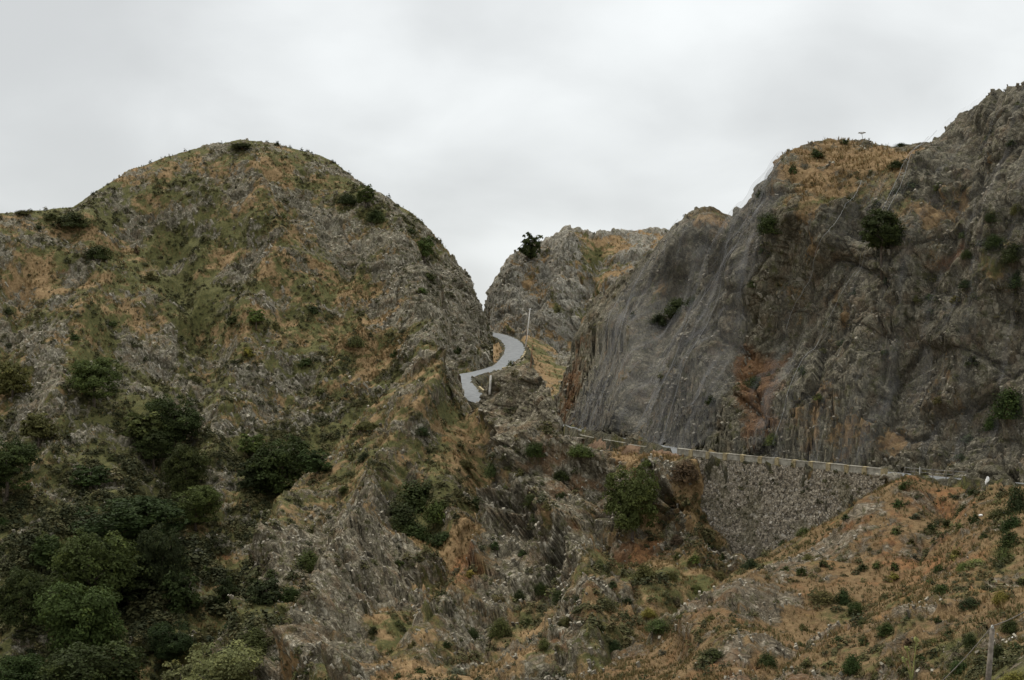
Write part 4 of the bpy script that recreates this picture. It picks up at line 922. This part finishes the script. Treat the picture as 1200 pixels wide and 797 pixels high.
# ------------------------------------------------------------------ retaining walls
def wall_strip(root, name, i0, i1, off, depth, batter, mat, zt=0.1, thick=0.8, rough=0.12, cut_jag=0.0):
    rows = []
    ii = list(range(i0, i1 + 1)); nd = 60
    sub = 4
    S = np.interp(np.linspace(0, len(ii) - 1, (len(ii) - 1) * sub + 1), np.arange(len(ii)), ii)
    f = lambda A: np.stack([np.interp(S, np.arange(len(A)), A[:, k]) for k in range(3)], -1)
    B, Nn = f(ROAD), f(RN)
    zs = np.linspace(0, depth, nd)
    V = B[:, None] + Nn[:, None] * (off + batter * zs)[None, :, None]
    V[..., 2] = B[:, None, 2] + zt - zs[None]
    fl, _ = facet(V.reshape(-1, 3) / 0.45, 61)
    V += Nn[:, None] * (rough * fl.reshape(V.shape[:2]))[..., None]
    bk = B[:, None] + Nn[:, None] * (off - thick) ; bk = np.repeat(bk, 1, 1); bk[..., 2] = B[:, None, 2] + zt - 0.004
    V = np.concatenate([bk, V], 1)
    n, m = V.shape[:2]; idx = np.arange(n * m).reshape(n, m)
    q = np.stack([idx[:-1, :-1], idx[:-1, 1:], idx[1:, 1:], idx[1:, :-1]], -1).reshape(-1, 4)
    return link(name, mesh_np(name, V.reshape(-1, 3), q, mat, None, False), root)

wr = empty('retaining_wall', (0, 0, 0), 'tall rubble stone retaining wall with pale parapet carrying the road', 'wall')
wall_strip(wr, 'stone_face', I_W1, I_W0, 3.2, 19, 0.10, M['masonry'])
# parapet panels between piers
cum = np.r_[0, np.cumsum(np.linalg.norm(np.diff(ROAD, axis=0), axis=1))]
def on_road(s, off, dz):
    p = np.array([np.interp(s, cum, ROAD[:, k]) for k in range(3)]); n = np.array([np.interp(s, cum, RN[:, k]) for k in range(3)]); n /= np.linalg.norm(n)
    return p + n * off + np.array([0, 0, dz]), n
def parapet(root, s0, s1, count, off, h, th, gap, pier=True, mat='concrete'):
    st = (s1 - s0) / count; r = np.random.default_rng(4)
    for k in range(count):
        a, na = on_road(s0 + k * st + gap, off, 0.1); b, nb = on_road(s0 + (k + 1) * st - gap, off, 0.1)
        t_ = (b - a) / np.linalg.norm(b - a); nn = np.cross((0, 0, 1), t_); nn /= np.linalg.norm(nn); up = np.cross(t_, nn); up *= np.sign(up[2])
        hh = h * r.uniform(0.92, 1.06)
        mb = MB(); mb.box((a + b) / 2 + up * hh / 2, (t_, nn, up), (np.linalg.norm(b - a) / 2, th / 2, hh / 2), 0.012, r)
        mb.box((a + b) / 2 + up * (hh + 0.045), (t_, nn, up), (np.linalg.norm(b - a) / 2 + 0.01, th / 2 + 0.05, 0.05), 0.01, r)
        mb.build('parapet_panel', M[mat], root)
        if pier and k < count:
            c, nc = on_road(s0 + k * st, off, 0.05); mb = MB()
            mb.box(c + up * (h + 0.1) / 2, (t_, nn, up), (gap * 0.96, th / 2 + 0.12, (h + 0.22) / 2), 0.03, r)
            mb.build('pier', M['lichen_pier'], root)
parapet(wr, cum[I_W1] + 0.3, cum[I_W0] + 1.0, 12, 2.98, 0.62, 0.35, 0.28)
I_S0, I_S1 = sample_at(712, 0, LOWEND), sample_at(655, 0, LOWEND)
ws = empty('retaining_wall', (0, 0, 0), 'short mossy stone wall under the railing beside the pinnacle', 'wall')
wall_strip(ws, 'stone_face', I_S0, I_S1, 3.9, 9, 0.08, M['masonry'])

# railing on the short wall
fr = empty('railing', (0, 0, 0), 'low metal railing on the road edge between pinnacle and earth heap', 'railing')
sA, sB = cum[I_S0], cum[I_S1]
for k in range(15):
    a, n_ = on_road(sA + (sB - sA) * k / 14, 3.3, -0.05); mb = MB(); mb.tube([a, a + np.array([0, 0, 1.05])], 0.05, 6); mb.build('post', M['rusty'], fr)
for z in (0.55, 1.0):
    mb = MB(); mb.tube([on_road(sA + (sB - sA) * k / 14, 3.3, z - 0.05)[0] for k in range(15)], 0.035, 6); mb.build('rail', M['concrete'], fr)

# stone parapet on the inside of the hairpin
I_H0, I_H1 = LOWEND - 22, LOWEND - 2
hp = empty('hairpin_parapet', (0, 0, 0), 'low yellowish parapet on the inner edge of the hairpin', 'parapet')
parapet(hp, cum[I_H0], cum[I_H1], 7, -2.95, 0.5, 0.35, 0.04, False, 'lichen_pier')
I_U = [i for i in range(LOWEND + 40, len(ROAD)) if 335 < RPD[i] < 372]
hq = empty('bend_parapet', (0, 0, 0), 'low row of kerb blocks on the outer edge of the upper bend', 'parapet')
parapet(hq, cum[I_U[0]], cum[I_U[-1]], 12, -2.95, 0.28, 0.3, 0.5, False, 'lichen_pier')

# ------------------------------------------------------------------ rockfall nets
def blur(A, k):
    for ax in (0, 1):
        c = np.cumsum(np.concatenate([np.repeat(np.take(A, [0], ax), k + 1, ax), A, np.repeat(np.take(A, [-1], ax), k, ax)], ax), ax)
        n = A.shape[ax]
        A = (np.take(c, range(2 * k + 1, 2 * k + 1 + n), ax) - np.take(c, range(0, n), ax)) / (2 * k + 1)
    return A
def net(patch_name, poly, mat, label, off, fan, every=2):
    d = PATCH[patch_name]; P = blur(d['P'], 4); X, Y = d['X'], d['Y']
    P = P + d['N'] * off
    poly = np.array(poly, float); inside = np.zeros(X.shape, bool); j = len(poly) - 1
    for i in range(len(poly)):
        (xi, yi), (xj, yj) = poly[i], poly[j]
        inside ^= ((yi > Y) != (yj > Y)) & (X < (xj - xi) * (Y - yi) / (yj - yi + 1e-9) + xi); j = i
    ex = unit(fan); en = unit(d['N'].reshape(-1, 3).mean(0)); ex = unit(ex - en * (ex @ en)); ac = np.cross(en, ex)
    across = P @ ac; along = P @ ex
    fold = perlin(np.stack([across * 0.8, along * 0.04, across * 0 + 3], -1), 91)
    P = P + d['N'] * (0.35 * np.abs(fold))[..., None]
    cover = blur(blur(inside.astype(float), 14), 6)
    S = np.s_[::every, ::every]; P, inside, across, along, cover = P[S], inside[S], across[S], along[S], cover[S]
    idx = np.arange(P.shape[0] * P.shape[1]).reshape(P.shape[:2])
    ok = inside[:-1, :-1] & inside[1:, :-1] & inside[1:, 1:] & inside[:-1, 1:]
    q = np.stack([idx[:-1, :-1], idx[1:, :-1], idx[1:, 1:], idx[:-1, 1:]], -1)[ok]
    u, inv = np.unique(q, return_inverse=True); q = inv.reshape(q.shape)
    if en @ np.array([0, -1, 0]) < 0: q = q[:, ::-1]
    f = lambda A: A.reshape(-1)[u]
    root = empty('rockfall_net', (0, 0, 0), label, 'rockfall net', 'rockfall nets hung on the cliff')
    link('mesh_sheet', mesh_np('mesh_sheet', P.reshape(-1, 3)[u], q, mat, {'across': f(across), 'along': f(along), 'cover': sstep(0.35, 1.0, f(cover))}, True), root)
    return root, P, inside
def net_cable(root, pname, pts, off=0.7, rad=0.022):
    d = PATCH[pname]; P = blur(d['P'], 9) + d['N'] * off; X, Y = d['X'], d['Y']; out = []
    for a, b in zip(pts[:-1], pts[1:]):
        for u in np.linspace(0, 1, 12, endpoint=False):
            x, y = a[0] + (b[0] - a[0]) * u, a[1] + (b[1] - a[1]) * u
            i = int(np.argmin(np.abs(X[:, 0] - x))); jj = int(np.argmin(np.abs(Y[i] - y))); out.append(P[i, jj])
    mb = MB(); mb.tube(out, rad, 5); mb.build('cable', M['metal'], root)
FAN = W(752, 508, 190) - W(852, 268, 200)
n1, _, _ = net('far_cliff', [(664, 506), (676, 462), (694, 412), (716, 366), (748, 322), (778, 288), (800, 270), (836, 256), (866, 262), (850, 300), (820, 360), (790, 430), (760, 512)], M['net'], 'grey rockfall net draped over the far buttress on the left', 0.75, FAN)
net_cable(n1, 'far_cliff', [(800, 258), (765, 320), (735, 400), (700, 500)])
net_cable(n1, 'far_cliff', [(775, 285), (735, 345), (700, 430), (680, 500)])
n2, _, _ = net('near_cliff', [(745, 516), (775, 458), (798, 402), (820, 345), (838, 300), (852, 262), (864, 240), (884, 222), (902, 198), (915, 176), (926, 190), (935, 230), (920, 290), (900, 340), (880, 400), (852, 470), (835, 524)], M['net'], 'grey rockfall net hanging in folds on the edge of the near face', 0.8, FAN)
net_cable(n2, 'near_cliff', [(925, 200), (880, 280), (840, 380), (790, 500)])
net_cable(n2, 'near_cliff', [(905, 215), (860, 290), (822, 370), (765, 500)])
n3, _, _ = net('near_cliff', [(935, 232), (975, 240), (1000, 226), (1030, 205), (1060, 214), (1085, 190), (1104, 164), (1131, 124), (1200, 100), (1260, 90), (1300, 500), (1180, 556), (1060, 546), (850, 526), (870, 470), (900, 390), (930, 300)], M['net_thin'], 'thin open rockfall net over the broad right cliff', 0.7, W(990, 420, 168) - W(1090, 190, 185))
net_cable(n3, 'near_cliff', [(1094, 172), (1060, 215), (1020, 280), (960, 400), (900, 510)], 1.0)
net_cable(n3, 'near_cliff', [(1108, 162), (1075, 205), (1040, 260), (1000, 330)], 1.0)
net_cable(n3, 'near_cliff', [(1010, 215), (985, 250), (955, 300), (915, 390)], 1.0)
print('nets', time.time() - T0)

# ------------------------------------------------------------------ poles, cable, fence, stones
def pole(foot, top, r0, r1, mat, label, cat='utility pole', name='utility_pole', cross=None, insul=0):
    root = empty(name, foot, label, cat); a = np.zeros(3); b = np.asarray(top) - foot
    mb = MB(); mb.tube([a - np.array([0, 0, 0.6]), a, a + b * 0.5, b], [r0 * 1.05, r0, (r0 + r1) / 2, r1], 10); mb.build('shaft', M[mat], root, smooth=True)
    if cross:
        mb = MB(); mb.box(b * 0.96, (unit((1, 0.2, 0)), unit((-0.2, 1, 0)), np.array([0, 0, 1.0])), (cross, 0.05, 0.06)); mb.build('cross_arm', M['metal'], root)
    for k in range(insul):
        c = b * 0.96 + np.array([(-1 + 2 * k / max(1, insul - 1)) * cross * 0.85, 0.0, 0.14]) if insul > 1 else b + np.array([0.0, 0, 0.07])
        mb = MB(); mb.tube([c - np.array([0, 0, 0.09]), c, c + np.array([0, 0, 0.09])], [0.045, 0.07, 0.03], 8); mb.build('insulator', M['insul'], root, smooth=True)
    return root
i_p = min(range(LOWEND + 40, len(ROAD)), key=lambda i: abs(RPD[i] - 384))
pf = ROAD[i_p] - RN[i_p] * 3.0
pfx, pfy, pfd = proj(pf)
pole(pf, W(pfx + 5.5, 361, pfd), 0.21, 0.13, 'pole_pale', 'pale concrete utility pole standing at the upper bend', cross=0.5, insul=2)
g, d, _ = ground_at(574.5, 459)
i_m = min((i for i in range(LOWEND, len(ROAD)) if RPD[i] < 345), key=lambda i: abs(RPX[i] - 573.5))
mk = ROAD[i_m] - RN[i_m] * 3.2
dirv = Vector(W(574, 457, 1.0)); dirv.normalize()
hit, hp_, _n, _i, _o, _m = scene.ray_cast(bpy.context.evaluated_depsgraph_get(), Vector((0, 0, 0)), dirv)
hd = float(proj(np.array(hp_))[2]) if hit else 310.0; print('marker at', hd)
pole(W(574, 458, hd - 0.3), W(575.2, 440, hd - 0.3), 0.19, 0.17, 'pole_pale', 'short pale marker post inside the hairpin', 'marker post', 'marker_post')
for x0, y0, x1, y1, lab in ((616, 413, 617.5, 385, 'slim rusty pole right of the pale utility pole'), (622, 430, 624, 404, 'slim dark pole lower on the yellow bank')):
    g, d, _ = ground_at(x0, y0); pole(g, W(x1, y1, d), 0.09, 0.07, 'rusty', lab, 'pole', 'pole')

# wooden pole bottom right, with its cable
g, d, _ = ground_at(1153, 800)
d = 58.0
tx = W(1163, 737, d)
# ground under the pole
near = PATCH['near_slope_hill']['P'].reshape(-1, 3)
gi = np.argmin((near[:, 0] - tx[0] + 0.2) ** 2 + (near[:, 1] - tx[1]) ** 2); foot = near[gi].copy(); 
foot = np.array([tx[0] - 0.35 - 0.0, tx[1], near[gi, 2] - 0.2])
wp_ = pole(foot, tx, 0.13, 0.10, 'pole_wood', 'weathered wooden pole in the bottom right corner', insul=1)
print('wood pole h', tx[2] - foot[2])
def sag(a, b, s, n=16):
    u = np.linspace(0, 1, n)[:, None]; p = a + (b - a) * u; p[:, 2] -= (s * 4 * u * (1 - u))[:, 0]; return p
cb = MB(); top = tx + np.array([0, 0, 0.12])
cb.tube(np.concatenate([sag(W(1260, 672, 50), top, 0.25), sag(top, W(1085, 815, 62), 0.15)[1:], sag(W(1085, 815, 62), W(900, 960, 66), 0.3)[1:]]), 0.022, 6)
tag(cb.build('overhead_cable', M['cable']), 'grey overhead cable slanting across the wooden pole top', 'cable')

# wire fence by the road end
ff = empty('wire_fence', (0, 0, 0), 'wire fence with thin posts along the road edge near the white stone', 'fence'); tops = []
for px in (1087, 1094, 1101, 1115, 1128, 1143, 1158):
    i = sample_at(px, 0, LOWEND); a = ROAD[i] + RN[i] * 3.0 + np.array([0, 0, -0.15]); h = 1.5 if px > 1090 else 1.25
    mb = MB(); lean = np.array([rng.normal(0, 0.05), 0, 0]); mb.tube([a, a + lean + np.array([0, 0, h])], 0.05, 6); mb.build('post', M['pole_pale' if px == 1101 else 'pole_wood'], ff); tops.append(a + lean * 0.8)
for z in (0.5, 0.95, 1.3):
    mb = MB(); mb.tube([p + np.array([0, 0, z]) for p in tops], 0.012, 4); mb.build('wire', M['metal'], ff)

def rock_mesh(name, seed, sx, sy, sz, mat, sub=3):
    import bmesh
    bm = bmesh.new(); bmesh.ops.create_icosphere(bm, subdivisions=sub, radius=1.0)
    V = np.array([v.co[:] for v in bm.verts]); f, _ = facet(V * 1.1 + seed * 7.7, seed); k = 1 + 0.22 * f + 0.06 * perlin(V * 4, seed)
    V = V * k[:, None] * np.array([sx, sy, sz])
    for v, c in zip(bm.verts, V): v.co = c
    me = bpy.data.meshes.new(name); bm.to_mesh(me); bm.free(); me.materials.append(mat); return me
i = sample_at(1179, 0, LOWEND); c = ROAD[i] + RN[i] * 3.2
ms = link('roadside_stone', rock_mesh('roadside_stone', 5, 0.2, 0.2, 0.52, M['white']), None, c + np.array([0, 0, 0.35])); ms.rotation_euler = (0, 0.2, 0.3)
tag(ms, 'white painted upright stone at the road end', 'stone')
for k, (x, y, s, lab) in enumerate(((1148, 605, 0.16, 'small white stone under the roadside stone'), (1175, 602, 0.15, 'small white stone on the dark bush by the road end'), (1186, 748, 0.13, 'pale flat stone right of the wooden pole'), (1184, 761, 0.09, 'little white stone below the flat one right of the pole'))):
    g, d, _ = ground_at(x, y); o = link('pale_stone', rock_mesh('pale_stone', 20 + k, s * 1.5, s, s * 0.7, M['white'], 2), None, g + np.array([0, -0.3, s * 0.5])); o.rotation_euler.z = k
    tag(o, lab, 'stone', 'pale stones on the near slope')
# stone heap at the end of the wall
sp = empty('stone_heap', (0, 0, 0), 'heap of pale broken stones between wall end and wire fence', 'stone heap')
for k in range(34):
    px = rng.uniform(1062, 1084); i = sample_at(px, 0, LOWEND); a = ROAD[i] + RN[i] * rng.uniform(3.0, 4.6); s = rng.uniform(0.16, 0.4)
    o = link('stone', rock_mesh('stone', 40 + k, s * 1.2, s, s * 0.8, M['shard'], 2), sp, a + np.array([0, 0, rng.uniform(-0.3, 0.35)])); o.rotation_euler = rng.uniform(0, 3, 3)
    at = o.data.attributes.new('tint', 'FLOAT', 'POINT'); at.data.foreach_set('value', np.full(len(o.data.vertices), rng.uniform(0.2, 0.6), np.float32))
# earth heap with boards
def heap():
    i0, i1 = sample_at(818, 0, LOWEND), sample_at(705, 0, LOWEND)
    S = np.linspace(cum[i0], cum[i1], 90); V = []
    for s in S:
        for o_ in np.linspace(2.3, 4.6, 22):
            V.append(on_road(s, o_, 0)[0])
    V = np.array(V); u = np.repeat(np.linspace(0, 1, 90), 22); w = np.tile(np.linspace(0, 1, 22), 90)
    hgt = np.sin(np.pi * w) ** 0.7 * np.sin(np.pi * u) ** 0.5 * (0.75 + 0.9 * fbm(V / 3, 4, 4)) 
    V[:, 2] += np.maximum(hgt + 0.35 * facet(V / 0.7, 3)[0] * np.sin(np.pi * w), 0) * 0.85 - 0.1 - 2.2 * w ** 2.2
    idx = np.arange(90 * 22).reshape(90, 22); q = np.stack([idx[:-1, :-1], idx[:-1, 1:], idx[1:, 1:], idx[1:, :-1]], -1).reshape(-1, 4)
    r = empty('earth_heap', (0, 0, 0), 'long heap of red brown earth with planks beside the road', 'earth heap')
    link('soil', mesh_np('soil', V, q, M['earth'], None, True), r)
    for s_, ln, of in ((0.28, 1.8, 4.3), (0.5, 2.6, 4.1), (0.8, 2.0, 4.2)):
        a, n_ = on_road(cum[i0] + (cum[i1] - cum[i0]) * s_, of, 0.55); t_ = unit(np.cross(n_, (0, 0, 1)) + np.array([0, 0, 0.05])); mb = MB()
        mb.box(a, (t_, n_, np.cross(t_, n_)), (ln, 0.11, 0.03)); mb.build('plank', M['concrete'], r)
heap()

# stalk plant and flower umbel
def stalks(px, py, hgt, tops_, label, mat, umbel=False, dd=None):
    g, d, _ = ground_at(px, py); k = d / F
    root = empty('stalk_plant', g, label, 'plant')
    for x1, y1 in tops_:
        b = W(x1, y1, d - 0.2) - g; mb = MB(); mb.tube([(0, 0, -0.2), b * 0.5 + rng.normal(0, 0.03, 3), b], [0.05, 0.035, 0.02] if not umbel else [0.035, 0.03, 0.02], 6); mb.build('stem', M[mat], root)
        mb = MB()
        for q in range(9 if umbel else 6):
            w = q * 0.7; e = b + np.array([math.cos(w) * (0.42 if umbel else 0.1), math.sin(w) * (0.42 if umbel else 0.1), 0.1 if umbel else rng.uniform(0, 0.2)])
            mb.tube([b - np.array([0, 0, 0.12]), e], [0.015, 0.012], 5); mb.box(e, (np.array([1., 0, 0]), np.array([0, 1., 0]), np.array([0, 0, 1.])), (0.10, 0.10, 0.03) if umbel else (0.045, 0.045, 0.05), 0.01, rng)
        mb.build('flower_head', M[mat], root)
stalks(1069, 796, 40, [(1074, 752), (1063, 762), (1060, 775)], 'green flower stalks rising at the bottom of the right slope', 'stalk')
stalks(1010, 165, 12, [(1010, 156.5)], 'single dry umbel stalk on the cliff top skyline', 'drystalk', True)
# yellow blossom on the near bushes is part of their colour; weeds rooted in the wall
wallcol = []
for k in range(130):
    s_ = rng.uniform(cum[I_W1], cum[I_W0]); z = -rng.random() ** 1.3 * 11
    a, n_ = on_road(s_, 3.2 + 0.10 * -z + 0.05, 0.1 + z); wallcol.append((a, rng.uniform(0.2, 0.4) + 0.5 * rng.random() ** 4))
WP = np.array([a for a, s in wallcol]); WS = np.array([s for a, s in wallcol])
scatter('wall_weeds', [a for a, b in pr], [b for a, b in pr], WP, np.c_[WS, WS * 0.9], np.repeat([[0, -1.0, 0]], len(WP), 0), M['scrub'], rng.uniform(0, 0.45, len(WP)), 'dark weeds sprouting from the joints of the retaining wall', 'weeds')

# ------------------------------------------------------------------ light and sky
SUN_EL, SUN_AZ = 58, -38        # azimuth clockwise from +Y
sun = bpy.data.lights.new('sun', 'SUN'); sun.energy = 1.9; sun.angle = R(20); sun.color = (1.0, 0.93, 0.82)
so = bpy.data.objects.new('sun', sun); COL.objects.link(so)
dv = Vector((math.sin(R(SUN_AZ)) * math.cos(R(SUN_EL)), math.cos(R(SUN_AZ)) * math.cos(R(SUN_EL)), math.sin(R(SUN_EL))))
so.rotation_euler = dv.to_track_quat('Z', 'Y').to_euler(); so.location = dv * 500
w = bpy.data.worlds.new('World'); scene.world = w; w.use_nodes = True
nt = w.node_tree; nt.nodes.clear()
def wn(typ, **kw):
    nd = nt.nodes.new(typ)
    for k, v_ in kw.items():
        if k == 'inp':
            for a, b in v_.items():
                if isinstance(b, bpy.types.NodeSocket): nt.links.new(b, nd.inputs[a])
                else: nd.inputs[a].default_value = b
        else: setattr(nd, k, v_)
    return nd
tc = wn('ShaderNodeTexCoord').outputs['Generated']
sky = wn('ShaderNodeTexSky', sky_type='NISHITA', sun_disc=False, sun_elevation=R(SUN_EL), sun_rotation=R(SUN_AZ), altitude=300, air_density=1.0, dust_density=2.0)
sep = wn('ShaderNodeSeparateXYZ', inp={0: tc})
# cloud deck: directions flattened onto a plane overhead
zz = wn('ShaderNodeMath', operation='MAXIMUM', inp={0: sep.outputs[2], 1: 0.0}); zz = wn('ShaderNodeMath', operation='ADD', inp={0: zz.outputs[0], 1: 0.42})
dx_ = wn('ShaderNodeMath', operation='DIVIDE', inp={0: sep.outputs[0], 1: zz.outputs[0]}); dy_ = wn('ShaderNodeMath', operation='DIVIDE', inp={0: sep.outputs[1], 1: zz.outputs[0]})
pv = wn('ShaderNodeCombineXYZ', inp={0: dx_.outputs[0], 1: dy_.outputs[0], 2: 0.0})
na = wn('ShaderNodeTexNoise', inp={'Vector': pv.outputs[0], 'Scale': 1.25, 'Detail': 4.0, 'Roughness': 0.45, 'Distortion': 0.2})
nb_ = wn('ShaderNodeTexNoise', inp={'Vector': pv.outputs[0], 'Scale': 4.0, 'Detail': 5.0, 'Roughness': 0.5, 'Distortion': 0.3})
ad0 = wn('ShaderNodeMath', operation='MULTIPLY_ADD', inp={0: nb_.outputs['Fac'], 1: 0.28, 2: na.outputs['Fac']})
dxc = wn('ShaderNodeClamp', inp={0: dx_.outputs[0], 1: -1.0, 2: 1.0})
ad = wn('ShaderNodeMath', operation='MULTIPLY_ADD', inp={0: dxc.outputs[0], 1: 0.2, 2: ad0.outputs[0]})
mr = wn('ShaderNodeMapRange', interpolation_type='SMOOTHSTEP', inp={'Value': ad.outputs[0], 'From Min': 0.46, 'From Max': 0.82})
cr = wn('ShaderNodeMix', data_type='RGBA', inp={'Factor': mr.outputs[0], 6: (3.75, 3.83, 3.8, 1), 7: (5.85, 6.0, 5.96, 1)})
lift = wn('ShaderNodeMapRange', inp={'Value': sep.outputs[2], 'From Min': 0.0, 'From Max': 1.0, 'To Min': 1.0, 'To Max': 2.9})
low = wn('ShaderNodeMapRange', interpolation_type='SMOOTHSTEP', inp={'Value': sep.outputs[2], 'From Min': 0.02, 'From Max': 0.30, 'To Min': 1.16, 'To Max': 0.86})
lf = wn('ShaderNodeMath', operation='MULTIPLY', inp={0: lift.outputs[0], 1: low.outputs[0]})
lit = wn('ShaderNodeVectorMath', operation='SCALE', inp={0: cr.outputs[2], 'Scale': lf.outputs[0]})
mx = wn('ShaderNodeMix', data_type='RGBA', inp={'Factor': 0.93, 6: sky.outputs[0], 7: lit.outputs[0]})
bg = wn('ShaderNodeBackground', inp={'Color': mx.outputs[2], 'Strength': 0.1})
wo = wn('ShaderNodeOutputWorld', inp={'Surface': bg.outputs[0]})

scene.view_settings.view_transform = 'Standard'; scene.view_settings.look = 'None'
scene.view_settings.exposure = 0.42; scene.view_settings.gamma = 1.0; scene.view_settings.use_curve_mapping = False
cy = scene.cycles
cy.max_bounces = 5; cy.diffuse_bounces = 3; cy.glossy_bounces = 2; cy.transparent_max_bounces = 10; cy.transmission_bounces = 2
cy.use_adaptive_sampling = True; cy.adaptive_threshold = 0.02; cy.use_denoising = True
print('done', time.time() - T0)
